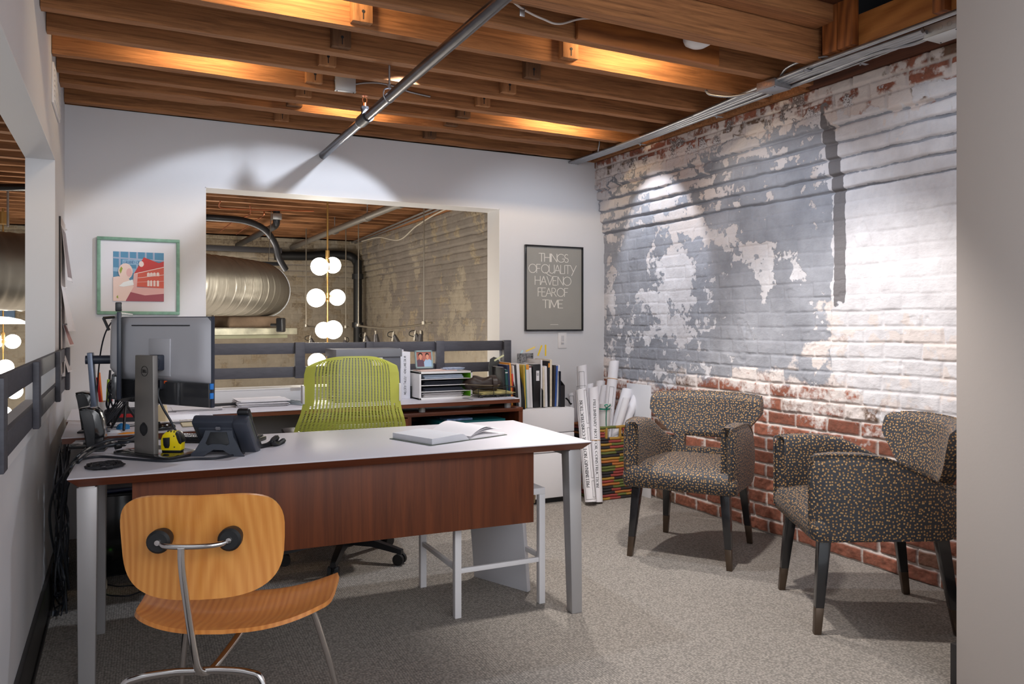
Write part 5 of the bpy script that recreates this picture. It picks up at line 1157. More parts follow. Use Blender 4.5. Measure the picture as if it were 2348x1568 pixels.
# a big front face: quarter-round board facing the camera
bp_ = [PY(px, py, 4.937) for px, py in ((1122, 906), (1121, 836), (1124, 823), (1132, 818), (1141, 821), (1149, 836), (1156, 862), (1161, 904))]
t2 = solo('file_divider', MB().prism([(p.x, max(p.z, CZ+.004)) for p in bp_], 4.985, 4.990, axis='Y') if False else MB().prism([(p.x, max(p.z, CZ+.0005)) for p in bp_], 4.935, 4.939, axis='Y'), mat('dark_grey_file_board', (72, 74, 74), .5), 'dark grey rounded file board at the left of the books', 'file holder')
cols = dict(w=(222, 220, 222), k=(34, 34, 38), g=(22, 78, 78), n=(34, 44, 84), o=(226, 152, 58), r=(206, 70, 58), y=(196, 164, 60), t=(96, 146, 132), m=(112, 70, 78), b=(60, 96, 170), gr=(150, 150, 154), dk=(54, 50, 52), cr=(220, 208, 186), pk=(214, 190, 186))
bk_ = [  # left px, right px, height above cabinet, tilt, colour, name, label
 (1156, 1162, .285, -.06, 'k', 'thin black book beside the grey file board'),
 (1162, 1168, .270, -.05, 'g', 'dark teal book with a white top band'),
 (1168, 1173, .300, -.05, 'n', 'navy blue thin book between teal and orange ones'),
 (1173, 1177, .315, -.06, 'o', 'orange folder rising above the dark books'),
 (1177, 1181, .240, -.05, 'r', 'red-spined magazine next to the orange folder'),
 (1181, 1185, .295, -.07, 'w', 'white booklet right of the red magazine'),
 (1185, 1190, .300, -.07, 'dk', 'dark booklet between two white ones'),
 (1190, 1197, .305, -.07, 'w', 'wide white booklet leaning left beside the black holder'),
 (1203, 1207, .300, -.04, 'y', 'mustard yellow thin binder'),
 (1207, 1209, .295, -.04, 't', 'sea green thin folder'),
 (1209, 1216, .300, -.04, 'w', 'white book with an orange top band'),
 (1216, 1222, .290, -.04, 'w', 'white book with a crimson top band'),
 (1240, 1244, .330, 0, 'w', 'tall white slim binder right of the thick black binder'),
 (1246, 1250, .280, -.02, 'cr', 'cream magazine in the right half of the row'),
 (1250, 1256, .285, -.02, 'w', 'thick white magazine in the right half of the row'),
 (1257, 1261, .320, 0, 'k', 'tall black book with an orange patch near its top'),
 (1261, 1266, .330, 0, 'cr', 'tall cream book beside the tall black one'),
 (1268, 1272, .290, .04, 'dk', 'dark blue patterned magazine leaning right'),
 (1272, 1276, .285, .05, 'b', 'blue magazine leaning right near the end of the row'),
 (1276, 1280, .290, .05, 'w', 'white magazine leaning right at the end of the row')]
for a_, b_2, h, tl, c_, lab in bk_:
    x0, x1 = xa(a_, 4.78), xa(b_2, 4.78)
    tt, sh = binder('book', lab, 'book', x0+.0006, x1-.0006, 4.78, h, mat('spine_'+c_, cols[c_], .5, var=.08, vscale=40), z=FZ+.003, d=.22, tilt=tl, group='books on the file cabinet')
    band = {'dark teal book with a white top band': (.245, .252, 'w'), 'white book with an orange top band': (.265, .300, 'o'), 'white book with a crimson top band': (.278, .289, 'm'), 'tall black book with an orange patch near its top': (.275, .305, 'o')}.get(lab)
    if band:
        mb = L(tt); w = (x1-x0)/2-.0008; mb.box(-w, w, -.1108, -.110, band[0], band[1], m=sh); part('band', mb, mat('spine_'+band[2], cols[band[2]], .5), tt)
tt, sh = binder('ring_binder', 'thick black ring binder with a white spine label among the books', 'binder', xa(1223, 4.78), xa(1239, 4.78), 4.78, .300, BLKPL, z=FZ+.003, d=.24, group='books on the file cabinet')
mb = L(tt); mb.box(-.006, .019, -.1215, -.1205, .185, .255); lb = part('spine_label', mb, PAPER, tt, 'white spine label')
mb = L(tt); [mb.box(-.002, .014, -.1222, -.1215, z, z+.003) for z in (.235, .228, .222)]; part('label_print', mb, INKG, lb)
def mag_side(px, label, y=4.76):
    x = xa(px, y); mb = MB(); mb.prism([(y, FZ+.002), (y+.24, FZ+.002), (y+.24, FZ+.26), (y+.19, FZ+.26), (y, FZ+.12)], x-.0015, x+.0015, axis='X'); mb.box(x-.0015, x+.02, y, y+.24, FZ+.001, FZ+.003); return solo('magazine_holder', mb, BLKPL, label, 'magazine holder', 'black magazine holders')
mag_side(1199, 'black magazine holder side between the left and middle books'); mag_side(1245, 'black magazine holder side right of the tall white binder')
t = thing('magazine_holder', 'black magazine holder closing the right end of the book row', 'magazine holder', (xa(1286, 4.78), 4.88, FZ+.001), 0, 'black magazine holders')
mb = L(t); mb.box(-.020, -.017, -.13, .12, 0, .25); mb.prism([(-.13, 0), (.12, 0), (.12, .26), (.05, .26), (-.13, .15)], .012, .015, axis='X'); mb.box(-.017, .012, -.13, -.127, 0, .15); mb.box(-.017, .012, -.13, .12, 0, .003); part('panels', mb, BLKPL, t)
mb = MB(); x0 = xa(1205, 4.86)
mb.box(x0, x0+.13, 4.985, 4.99, FZ+.27, FZ+.372); solo('mottled_notebook', mb, mat('marbled_cover', (110, 110, 112), .5, var=1.0, vscale=60), 'black and white mottled notebook behind the middle books', 'notebook')
for k, (px, py, col, rz, lab) in enumerate(((1241, 795, (236, 200, 40), .4, 'yellow sticky flag above the middle books, left of the pair'), (1251, 794, (236, 200, 40), 0, 'yellow sticky flag above the middle books, right of the pair'), (1197, 806, (190, 222, 232), .6, 'pale blue sticky note above the white books'), (1224, 797, (236, 206, 110), 1.2, 'pale orange sticky note on the mottled notebook'), (1152, 816, (222, 226, 180), 1.1, 'pale yellow sticky note on the left holder'))):
    p = PY(px, py, 4.992 if k < 4 else 4.9); mb = MB(Tm(p.x, p.y, 0)); mb.box(-.006, .006, -.0005, .0005, p.z-.070, p.z+.012, m=Matrix.Translation((0, 0, p.z)) @ RY(rz) @ Matrix.Translation((0, 0, -p.z)))
    solo('sticky_note', mb, mat('sticky%d' % k, col, .6), lab, 'sticky note', 'sticky notes on the books')
mb = MB(); p1 = xa(1286, 4.86); mb.tube([(p1+.03, 4.84, FZ+.05), (p1+.055, 4.85, FZ+.035), (p1+.08, 4.86, FZ+.006), (p1+.095, 4.87, FZ+.006)], .006, n=6); solo('black_strap', mb, RUB, 'short black strap hanging over the file cabinet right end', 'strap')

# ================================================================== WALL THINGS
# --- framed print
fx0, fx1, fz0, fz1 = -.074, .370, 1.294, 1.748; fy = YB-.003
t = thing('framed_print', 'square green framed art print with a wide white mat on the back wall', 'picture', ((fx0+fx1)/2, fy, fz0))
GF = mat('distressed_green_frame', (118, 158, 138), .5, var=.18, vscale=30)
w = .019
for nm, b in (('top', (fx0, fx1, fy-.022, fy, fz1-w, fz1)), ('bottom', (fx0, fx1, fy-.022, fy, fz0, fz0+w)), ('left', (fx0, fx0+w, fy-.022, fy, fz0+w, fz1-w)), ('right', (fx1-w, fx1, fy-.022, fy, fz0+w, fz1-w))): part('frame_bar', MB().box(*b, bev=.003), GF, t)
part('mat_board', MB().box(fx0+w, fx1-w, fy-.010, fy-.002, fz0+w, fz1-w), mat('mat_board_white', (222, 222, 228), .55), t)
a0, a1 = PY(259.4, 576, 5.162), PY(375.6, 690, 5.162); ax0, ax1, az0, az1 = a0.x, a1.x, PY(259.4, 690, 5.162).z, a0.z
def A2(u, v): return (ax0+(ax1-ax0)*u, az0+(az1-az0)*v)
def artp(name, polys, col, k, parent):
    mb = MB()
    for i, p_ in enumerate(polys): mb.prism([A2(*q) for q in p_], fy-.0108-.0004*k-.00005*i, fy-.0102, axis='Y')
    return part(name, mb, mat('art_'+name, col, .45), parent)
art = artp('print_sky', [[(0, 0), (1, 0), (1, 1), (0, 1)]], (74, 136, 172), 0, t)
artp('sky_grid', [[(x, .62), (x+.035, .62), (x+.035, 1), (x, 1)] for x in (.11, .29, .45, .62, .78)]+[[(0, .86), (1, .82), (1, .85), (0, .89)]], (160, 172, 196), 1, t)
artp('sign_band', [[(.18, .74), (.56, .74), (.56, .84), (.18, .84)], [(0, .60), (.55, .56), (.5, .66), (0, .68)]], (140, 178, 206), 2, t)
q, wd = text_quads('GRAND OL', .017, .0030, track=.2, space=.5, serif=True); sc_ = (ax1-ax0)*.32/wd
mb = MB(); put_quads(mb, q, lambda x, y, k: (ax0+(ax1-ax0)*.205+x*sc_, fy-.0118-k, az0+(az1-az0)*.765+y*.9)); part('sign_letters', mb, mat('art_letters', (70, 122, 166), .5), t)
artp('building_gable', [[(.40, .555), (.60, .90), (.90, .79), (1, .83), (1, .70)]], (196, 42, 36), 4, t)
artp('building_wall', [[(.40, .555), (1, .71), (1, .27), (.40, .30)]], (212, 84, 58), 5, t)
artp('eave_lines', [[(.40, .545), (1, .70), (1, .715), (.40, .56)], [(.48, .47), (1, .545), (1, .555), (.48, .48)], [(.40, .38), (1, .42), (1, .425), (.40, .385)]], (238, 214, 208), 7, t)
def archp(cx, cz, w_, h_): return [(cx-w_, cz-h_), (cx+w_, cz-h_), (cx+w_, cz)] + [(cx+w_*math.cos(R(a)), cz+w_*1.0*math.sin(R(a))) for a in (30, 60, 90, 120, 150)]+[(cx-w_, cz)]
artp('arched_windows', [archp(x, .56+.05*(x-.66), .028, .05) for x in (.69, .75, .81, .88)]+[archp(x, .41, .022, .10) for x in (.69, .745, .81, .88)]+[[(.55+.05*math.cos(R(a)), .76+.06*math.sin(R(a))) for a in range(0, 360, 30)]], (240, 220, 214), 9, t)
artp('pink_street', [[(0, .30), (1, .27), (1, .0), (0, 0)], [(.40, .56), (.48, .56), (.46, .28), (.38, .28)]], (226, 176, 172), 11, t)
artp('dark_red_ground', [[(.28, .20), (.62, .12), (1, .16), (1, 0), (.22, 0)]], (158, 66, 80), 13, t)
artp('pale_figure', [ell(.24, .60, .14, .165), [(.0, .48), (.10, .50), (.30, .46), (.40, .30), (.24, .0), (0, 0)]], (236, 210, 200), 15, t)
artp('figure_face', [ell(.31, .58, .055, .085)], (226, 178, 176), 17, t)
artp('figure_leaves', [[(.12, .62), (.155, .70), (.185, .66), (.145, .55)], [(.06, .08), (.09, .12), (.10, .05)]], (150, 164, 50), 19, t)
artp('white_flash', [[(.11, .30), (.20, .38), (.38, .44), (.40, .33), (.20, .29)]], (240, 246, 248), 21, t)
# --- lettered poster
fx0, fx1, fz0, fz1 = 2.742, 3.250, 1.184, 1.830
t = thing('framed_poster', 'black framed grey poster lettered in thin white capitals, right of the opening', 'poster', ((fx0+fx1)/2, fy, fz0))
w = .012
for b in ((fx0, fx1, fy-.022, fy, fz1-w, fz1), (fx0, fx1, fy-.022, fy, fz0, fz0+w), (fx0, fx0+w, fy-.022, fy, fz0+w, fz1-w), (fx1-w, fx1, fy-.022, fy, fz0+w, fz1-w)): part('frame_bar', MB().box(*b, bev=.002), BLKGL, t)
sh_ = part('poster_sheet', MB().box(fx0+w, fx1-w, fy-.010, fy-.002, fz0+w, fz1-w), mat('poster_grey', (150, 148, 142), .5, var=.04, vscale=4), t)
mb = MB(); PYY = fy-.010
for txt, xa_, xb_, yt, yb_ in (('THINGS', 1235.6, 1303, 582, 600.5), ('OF QUALITY', 1212.5, 1320, 607, 626.5), ('HAVE NO', 1226.8, 1309.3, 634, 653.5), ('FEAR OF', 1233.8, 1302.3, 660.5, 679.5), ('TIME', 1244, 1290.4, 687.6, 706)):
    X0 = PY(xa_, yt, PYY).x; X1 = PY(xb_, yt, PYY).x; xm = (xa_+xb_)/2; Z1 = PY(xm, yt, PYY).z; Z0 = PY(xm, yb_, PYY).z; h = Z1-Z0
    q, wd = text_quads(txt, h, .0042, track=.035, space=.10); k_ = (X1-X0)/wd
    put_quads(mb, q, lambda x, y, k: (X0+x*k_, PYY-k, Z0+y), .0007)
cl_ = MB().box((fx0+fx1)/2-.035, (fx0+fx1)/2+.035, PYY-.0006, PYY, fz0+.048, fz0+.051); part('credit_line', cl_, mat('poster_white_ink', (226, 222, 214), .6), sh_); part('lettering', mb, mat('poster_white_ink', (226, 222, 214), .6), sh_, 'thin white capitals')
# --- dimmer switch
t = thing('dimmer_switch', 'white wall dimmer switch under the lettered poster', 'switch', (3.072, YB, 1.052))
part('plate', MB().box(3.034, 3.110, YB-.006, YB, 1.052, 1.175, bev=.003), WHITEP, t); part('slider_slot', MB().box(3.060, 3.084, YB-.009, YB-.005, 1.080, 1.150, bev=.002), mat('switch_grey', (196, 196, 200), .4), t); part('slider', MB().box(3.060, 3.084, YB-.014, YB-.008, 1.094, 1.102, bev=.002), WHITEP, t)
# --- rails
def rail_run(M, x0, x1, posts, label, name='safety_rail'):
    t = thing(name, label, 'railing', tuple((M @ Vector(((x0+x1)/2, 0, .89)))), 0)
    for z0, z1 in ((1.046, 1.116), (.895, .962)):
        mb = MB(M); mb.box(x0, x1, .0, .036, z0, z1, bev=.003); part('rail', mb, RAIL, t)
    for p_, w_ in posts: mb = MB(M); mb.box(p_-w_/2, p_+w_/2, .036, .072, .890, 1.120, bev=.003); part('post', mb, RAIL, t)
    return t
MBk = Matrix.Translation((0, YB-.002, 0)) @ Matrix.Diagonal((1, -1, 1, 1))
rail_run(Tm(2.60, YB-.002, 0, PI), 0, 2.16, [(.030, .058), (.555, .060), (1.520, .062), (1.06, .05)], 'charcoal painted wooden guard rail across the opening in the back wall')
t = thing('safety_rail', 'charcoal painted wooden guard rail along the left wall opening', 'railing', tuple(ML @ Vector((0, -2.2, .89))))
for z0, z1 in ((1.040, 1.106), (.885, .952)): part('rail', MB(ML).box(.001, .020, -4.6, -.24, z0, z1, bev=.002), RAIL, t)
for y in (-.265, -.985, -2.02, -2.92, -3.9): part('post', MB(ML).box(.020, .040, y-.035, y+.035, .880, 1.110, bev=.003), RAIL, t)
mb = MB(); mb.box(.560, .572, YB+.02, YB+.05, .826, 1.02, bev=.002)
o = thing('sill_book', 'thin upright item with teal top and yellow foot on the sill behind the monitor', 'book', (.566, YB+.035, .827)); part('cover', mb, mat('kraft_cream', (206, 190, 160), .6), o)
part('teal_top', MB().box(.5595, .5725, YB+.0195, YB+.0505, .965, 1.021), mat('teal_print', (70, 160, 150), .5), o); part('yellow_foot', MB().box(.5595, .5725, YB+.0195, YB+.0505, .827, .875), mat('yellow_print', (232, 200, 40), .5), o)
# --- pinned papers on the left wall
t = thing('pin_board', 'narrow pin board edge on the left wall by the corner', 'board', tuple(ML @ Vector((.005, -.25, .96))))
part('board', MB(ML).box(.0, .008, -.46, -.06, .97, 1.80), mat('board_face', (206, 198, 194), .8), t); part('board_edge', MB(ML).box(.0, .009, -.468, -.460, .97, 1.80), INK, t, 'dark board edge')
def pinned(name, label, y0, y1, z0, z1, off0, off1, m, border=False, twist=0.0):
    def f(u, v): return ML @ Vector((.010+off0*(1-v)+off1*v*0+.010*math.sin(PI*u)*(1-v)+off1*(u-.5)*2*(1-v), y0+(y1-y0)*u+twist*(1-v), z0+(z1-z0)*v))
    mb = MB(); mb.grid(f, 10, 10, thick=.0008); t_ = thing(name, label, 'paper', tuple(f(.5, 1))); part('sheet', mb, PAPER if border else m, t_)
    if border:
        def g(u, v): return Vector(f(.07+.86*u, .06+.88*v))+Vector((.0010, 0, 0))
        mb = MB(); mb.grid(g, 8, 8, thick=.0004); part('picture_area', mb, m, t_)
    p0 = f(.5, .97); part('push_pin', MB().cyl(p0, p0+Vector((.016, 0, 0)), .004, n=8), WHITEP, t_)
pinned('pinned_photo', 'grey photo print with white border pinned on the left wall', -.42, -.12, 1.47, 1.76, .030, .004, mat('faded_photo', (140, 126, 128), .5, var=.3, vscale=9), True)
pinned('pinned_sheet', 'white sheet curling off the left wall, below the photo print', -.44, -.16, 1.20, 1.44, .040, .010, PAPER, False, .05)
pinned('pinned_note', 'pinkish note pinned on the left wall just above the rail', -.34, -.10, 1.12, 1.24, .036, .004, mat('pink_print', (188, 140, 136), .6, var=.35, vscale=20), True)
pinned('pinned_card', 'small card pinned low on the left wall behind the rail end', -.36, -.18, .98, 1.10, .030, .004, PAPERG, True)
t = thing('wall_vent', 'white vent cover high on the left wall', 'vent', tuple(ML @ Vector((.0, -.72, 2.28))))
part('frame', MB(ML).box(0, .010, -.95, -.52, 2.27, 2.46, bev=.003), WHITEP, t)
for k in range(7): part('louvre', MB(ML).box(.010, .014, -.93, -.54, 2.285+k*.024, 2.300+k*.024, bev=.001), WHITEP, t)

# ================================================================== CEILING THINGS
def hoop(mb, c, r, w_, ax='Y', rt=.002):
    mb.lathe([(r, -w_/2), (r+rt, -w_/2), (r+rt, w_/2), (r, w_/2), (r, -w_/2)], c=c, axis=ax, n=28)
t = thing('sprinkler_pipe', 'black steel sprinkler pipe running under the joists into the back wall', 'pipe', (1.20, 3.6, 2.32))
def px_(y): return 1.19+.052*(y-2.4)/2.775
part('pipe_run', MB().cyl((px_(.8), .8, 2.350), (px_(5.18), 5.18, 2.348), .0245, n=28), PIPE, t)
mb = MB(); d_ = .052/2.775; mb.cyl((px_(4.08), 4.08, 2.35), (px_(4.22), 4.22, 2.35), .033, n=28); mb.cyl((px_(4.15), 4.15, 2.36), (px_(4.15), 4.15, 2.405), .019, n=20); mb.cyl((px_(4.15), 4.15, 2.400), (px_(4.15), 4.15, 2.415), .022, n=6); te = part('tee_fitting', mb, mat('cast_black', (62, 62, 66), .5, .5), t)
mb = MB(); X = px_(4.15); mb.cyl((X, 4.15, 2.415), (X, 4.15, 2.435), .010, n=12); mb.tube([(X-.008, 4.15, 2.435), (X-.012, 4.15, 2.455), (X, 4.15, 2.472)], .0018, n=6); mb.tube([(X+.008, 4.15, 2.435), (X+.012, 4.15, 2.455), (X, 4.15, 2.472)], .0018, n=6); mb.cyl((X, 4.15, 2.472), (X, 4.15, 2.475), .016, .013, n=16); part('sprinkler_head', mb, mat('copper', (196, 116, 72), .3, .9), te, 'copper sprinkler head')
X = px_(3.70); mb = MB(); mb.tube([(X, 3.70, 2.395), (X-.026, 3.70, 2.385), (X-.028, 3.70, 2.35), (X, 3.70, 2.322), (X+.028, 3.70, 2.35), (X+.026, 3.70, 2.385), (X, 3.70, 2.395)], .0035, n=8); mb.cyl((X, 3.70, 2.39), (X, 3.70, 2.60), .005, n=10); mb.cyl((X, 3.70, 2.395), (X, 3.70, 2.412), .009, n=6); part('hanger', mb, STEEL, t, 'galvanised loop hanger')
hoop2 = MB(); hoop(hoop2, (px_(4.24), 4.24, 2.35), .025, .012, 'Y', .003); part('clamp_ring', hoop2, STEEL, t)
# conduits
CX = [(2.995, 3.135), (3.025, 3.155), (3.052, 3.172), (3.080, 3.190), (3.112, 3.208)]
labs = ['outermost', 'second', 'middle', 'fourth', 'wall-side']
for i, (xn, xf) in enumerate(CX):
    if i == 0: pts = [(xn, 1.7, 2.482), (xn+.004, 2.3, 2.482), (xn+.02, 2.9, 2.482), (xn+.10, 3.7, 2.480), (xf, 4.4, 2.478), (xf, 5.17, 2.478)]
    elif i == 4: pts = [(xn+.01, 2.16, 2.470), (xn+.02, 2.26, 2.468), (xn-.02, 2.42, 2.468), (xn+.02, 2.9, 2.470), (xn+.06, 3.7, 2.474), (xf, 4.4, 2.478), (xf, 5.17, 2.478)]
    else: pts = [(xn+.02, 2.16, 2.475), (xn+.01, 2.6, 2.475), (xn+.015, 2.9, 2.478), (xn+.07, 3.7, 2.478), (xf, 4.4, 2.478), (xf, 5.17, 2.478)]
    solo('conduit', MB().tube(pts, .0105, n=14), STEEL, 'galvanised electrical conduit along the top of the brick wall, %s of five' % labs[i], 'conduit', 'conduits above the brick wall')
def flex(name, label, pts, r=.006, group=None):
    P = catmull([Vector(p) for p in pts], 18); mb = MB(); n = 8; rings = []; up = Vector((0, 0, 1)); k = len(P)
    for i, p in enumerate(P):
        tt = (P[min(i+1, k-1)]-P[max(i-1, 0)]).normalized(); a = tt.cross(up)
        if a.length < 1e-4: a = tt.orthogonal()
        a.normalize(); b = a.cross(tt); rr = r*(1.0 if i % 2 else 1.22); rings.append([p+(a*math.cos(2*PI*j/n)+b*math.sin(2*PI*j/n))*rr for j in range(n)])
    v = [q for rg in rings for q in rg]; fs = [(i*n+j, i*n+(j+1) % n, (i+1)*n+(j+1) % n, (i+1)*n+j) for i in range(k-1) for j in range(n)]
    mb._add(v, fs); return solo(name, mb, STEEL, label, 'cable', group, sharp=80)
flex('flexible_conduit', 'thin armoured cable hugging the lower side of the conduits', [(3.16, 2.2, 2.488), (3.19, 2.6, 2.488), (3.21, 3.2, 2.490), (3.235, 4.1, 2.490), (3.24, 4.9, 2.490)], .005)
flex('flexible_conduit', 'armoured cable bending over the near junction box on the conduits', [(3.03, 2.93, 2.50), (3.00, 2.86, 2.515), (2.99, 2.75, 2.515), (3.05, 2.60, 2.51)], .006)
flex('flexible_conduit', 'armoured cable dropping from a joist to the junction box on the conduits', [(2.86, 3.30, 2.50), (2.87, 3.27, 2.47), (2.93, 3.18, 2.445), (3.00, 3.08, 2.452), (3.03, 3.05, 2.465)], .006)
flex('flexible_conduit', 'short armoured cable end rising to the joists near the corner', [(3.10, 4.72, 2.47), (3.10, 4.70, 2.54), (3.10, 4.70, 2.62)], .005)
def jbox(name, label, cx, cy, cz, sx, sy, sz, m=STEEL, rz=0, tilt=None):
    t = thing(name, label, 'junction box', (cx, cy, cz), rz); mm = tilt or Matrix()
    part('box_body', L(t).box(-sx, sx, -sy, sy, 0, sz, bev=.003, m=mm), m, t); part('cover_plate', L(t).box(-sx-.002, sx+.002, -sy-.002, sy+.002, -.003, .001, bev=.001, m=mm), m, t)
    for k in (-1, 0, 1): part('knockout', L(t).lathe([(.010, -sx-.0012), (.011, -sx-.0012), (.011, -sx), (.010, -sx)], c=(0, k*sy*.55, sz/2), axis='X', n=16), m, t)
    for a, b in ((-1, -1), (1, 1)): part('cover_screw', L(t).cyl((a*(sx-.01), b*(sy-.01), -.005), (a*(sx-.01), b*(sy-.01), -.001), .0035, n=8), INK, t)
    return t
jbox('junction_box', 'square steel junction box in the middle of the conduit run', 3.055, 3.005, 2.450, .060, .060, .040, rz=R(4))
jbox('junction_box', 'pale steel junction box on the conduits next to the right partition', 3.135, 2.105, 2.452, .055, .075, .050, m=mat('pale_galvanised', (206, 208, 206), .45, .5))
t = jbox('junction_box', 'square junction box hanging under a joist, left of the sprinkler pipe', 1.13, 4.20, 2.500, .055, .012, .10, m=mat('matt_galvanised', (188, 190, 192), .5, .4), rz=R(-4))
flex('flexible_conduit', 'armoured cable snaking from the joist box behind the sprinkler pipe', [(1.185, 4.20, 2.545), (1.24, 4.20, 2.560), (1.32, 4.20, 2.570), (1.42, 4.20, 2.562), (1.50, 4.20, 2.545), (1.62, 4.20, 2.535)], .005)
for k, (x, y, z) in enumerate(((3.00, 2.74, 2.470), (3.12, 2.52, 2.455), (3.17, 3.55, 2.455), (3.21, 4.35, 2.46))):
    mb = MB(); mb.box(x-.022, x+.035, y-.010, y+.010, z-.003, z+.000, bev=.001); mb.cyl((x-.012, y, z-.012), (x-.012, y, z), .005, n=6); solo('conduit_strap', mb, STEEL, 'small steel strap holding the conduits, %s from the partition' % ords[k], 'strap', 'conduit straps')
# white cable along the joists
cable('white_cable', 'white cable draped along the joists beyond the sprinkler pipe', [(.95, 2.79, 2.60), (1.35, 2.80, 2.555), (1.50, 2.83, 2.520), (1.62, 2.88, 2.520), (1.72, 2.915, 2.530), (1.90, 2.930, 2.590), (2.3, 2.930, 2.600), (2.55, 2.93, 2.610)], .0045, mat('white_cable_pvc', (214, 206, 200), .5))
solo('cable_clip', MB().box(1.478, 1.502, 2.825, 2.830, 2.490, 2.530, bev=.002), STEEL, 'small steel clip holding the white cable', 'clip')
t = thing('smoke_detector', 'round white dome between the joists above the sister board', 'smoke detector', (2.47, 2.845, 2.60))
mb = MB(); mb.lathe([(.001, 2.514), (.035, 2.518), (.060, 2.532), (.068, 2.55), (.068, 2.58), (.001, 2.58)], c=(2.415, 2.84, 0), n=32); part('dome', mb, WHITEP, t); part('stem', MB().cyl((2.415, 2.84, 2.58), (2.415, 2.84, 2.72), .03), WHITEP, t)

# ================================================================== PAPER ROLLS AND BASKET
def roll(label, a, b, r, m=PAPER, inner=None, band=None, text=None, boxes=(), name='paper_roll', tang=None):
    a = Vector(a); b = Vector(b); d = (b-a); Ln = d.length; d.normalize(); toc = (Vector((0, 0, CAMH))-a); toc = (toc-d*toc.dot(d)).normalized(); side = d.cross(toc).normalized()
    t = thing(name, label, 'paper roll', tuple(a), 0, 'rolled drawings in the corner')
    def P(rr, an, h): return a+d*h+(toc*math.cos(an)+side*math.sin(an))*rr
    mb = MB(); n = 28; prof = [(r, 0), (r, Ln), (r*.9, Ln), (r*.86, Ln-.05), (r*.30, Ln-.06), (r*.30, 0)]
    v = [P(rr*(1+.012*math.sin(3*2*PI*j/n)), 2*PI*j/n, h+(.006*math.sin(2*PI*j/n) if h > .1 else 0)) for rr, h in prof for j in range(n)]
    fs = [(i*n+j, i*n+(j+1) % n, ((i+1) % 6)*n+(j+1) % n, ((i+1) % 6)*n+j) for i in range(6) for j in range(n)]
    mb._add(v, fs); part('rolled_sheet', mb, m, t, sharp=50)
    if inner:
        mb = MB(); mb._add([P(r*.88, 2*PI*j/n, Ln-.002) for j in range(n)]+[P(r*.80, 2*PI*j/n, Ln-.04) for j in range(n)], [(j, (j+1) % n, n+(j+1) % n, n+j) for j in range(n)]); part('inner_sheet', mb, inner, t)
    if band:
        for h in band: mb = MB(); mb._add([P(r*k, 2*PI*j/n, h+dh) for (k, dh) in ((1.02, -.002), (1.05, 0), (1.02, .003)) for j in range(n)], [(i*n+j, i*n+(j+1) % n, (i+1)*n+(j+1) % n, (i+1)*n+j) for i in range(2) for j in range(n)]); part('rubber_band', mb, mat('tan_rubber_band', (196, 150, 96), .6), t)
    def surf(x, y, k): return P(r*1.012+k+.0006, x/r, y)
    if text:
        tx, hh, h0, x0, dirn = text; q, wd = text_quads(tx, hh, hh*.15, track=.26, space=.45, serif=True); mb = MB()
        if dirn > 0: put_quads(mb, q, lambda x, y, k: surf(x0-y, h0+x*(Ln*.76/wd), k), .0006)
        else: put_quads(mb, q, lambda x, y, k: surf(x0+y, h0-x*(Ln*.76/wd), k), .0006)
        part('printed_title', mb, INK, t)
    if boxes:
        mb = MB()
        for (x0, x1, y0, y1) in boxes:
            nn = 6
            for yy in (y0, y1): put_quads(mb, [[Vector((x0+(x1-x0)*i/nn, yy-.0008)), Vector((x0+(x1-x0)*(i+1)/nn, yy-.0008)), Vector((x0+(x1-x0)*(i+1)/nn, yy+.0008)), Vector((x0+(x1-x0)*i/nn, yy+.0008))] for i in range(nn)], surf, .0004)
            for xx in (x0, x1): put_quads(mb, [[Vector((xx-.0008, y0)), Vector((xx+.0008, y0)), Vector((xx+.0008, y1)), Vector((xx-.0008, y1))]], surf, .0004)
        part('title_block', mb, INK, t)
    return t
f0 = 5.38
roll('front drawing roll leaning left, printed title reading upwards', PD(1355, 1150, 5.36), PD(1333, 892, 5.50), .041, text=('PRELIMINARY NOT FOR CONSTRUCTION', .020, .10, .000, 1), boxes=((.018, .038, .03, .14), (.018, .038, .16, .50), (.018, .038, .53, .76), (-.034, .040, .018, .79)))
roll('front drawing roll with the title reading downwards and a rubber band', PD(1371, 1150, 5.42), PD(1361, 888, 5.52), .034, band=(.42,), text=('PRELIMINARY NOT FOR CONSTRUCTION', .016, .70, -.006, -1))
roll('taller roll behind the front ones with printed blocks near its top', PD(1347, 1120, 5.58), PD(1334, 838, 5.66), .036, boxes=((-.022, .014, .71, .83), (-.022, .014, .62, .70)))
roll('thin white roll between the two front rolls', PD(1352, 1120, 5.62), PD(1352, 880, 5.72), .028)
roll('short roll squeezed between file cabinet and front rolls', PD(1325, 1110, 5.70), PD(1311, 901, 5.82), .030, boxes=((-.02, .01, .55, .64),))
# basket
bx0, bx1, by0, by1, bh = 3.022, 3.33, 4.615, 4.91, .520
t = thing('woven_basket', 'tall woven basket in red, green, ochre and black bands holding rolls', 'basket', ((bx0+bx1)/2, (by0+by1)/2, 0), 0)
BC = [mat('straw_red', (150, 66, 60), .6, bump=.5, bscale=220), mat('straw_green', (98, 106, 52), .6, bump=.5, bscale=220), mat('straw_ochre', (164, 126, 52), .6, bump=.5, bscale=220), mat('straw_orange', (176, 106, 54), .6, bump=.5, bscale=220), mat('straw_black', (44, 40, 42), .6, bump=.5, bscale=220)]
rows = 26; rh = bh/rows; rb = random.Random(12)
def perim(s_):   # rounded square perimeter 0..1
    W_, D_ = bx1-bx0, by1-by0; T = 2*(W_+D_); x = (s_ % 1)*T
    if x < W_: return (bx0+x, by0)
    x -= W_
    if x < D_: return (bx1, by0+x)
    x -= D_
    if x < W_: return (bx1-x, by1)
    return (bx0, by1-(x-W_))
mb = MB()
for m_ in BC: mb.use(m_)
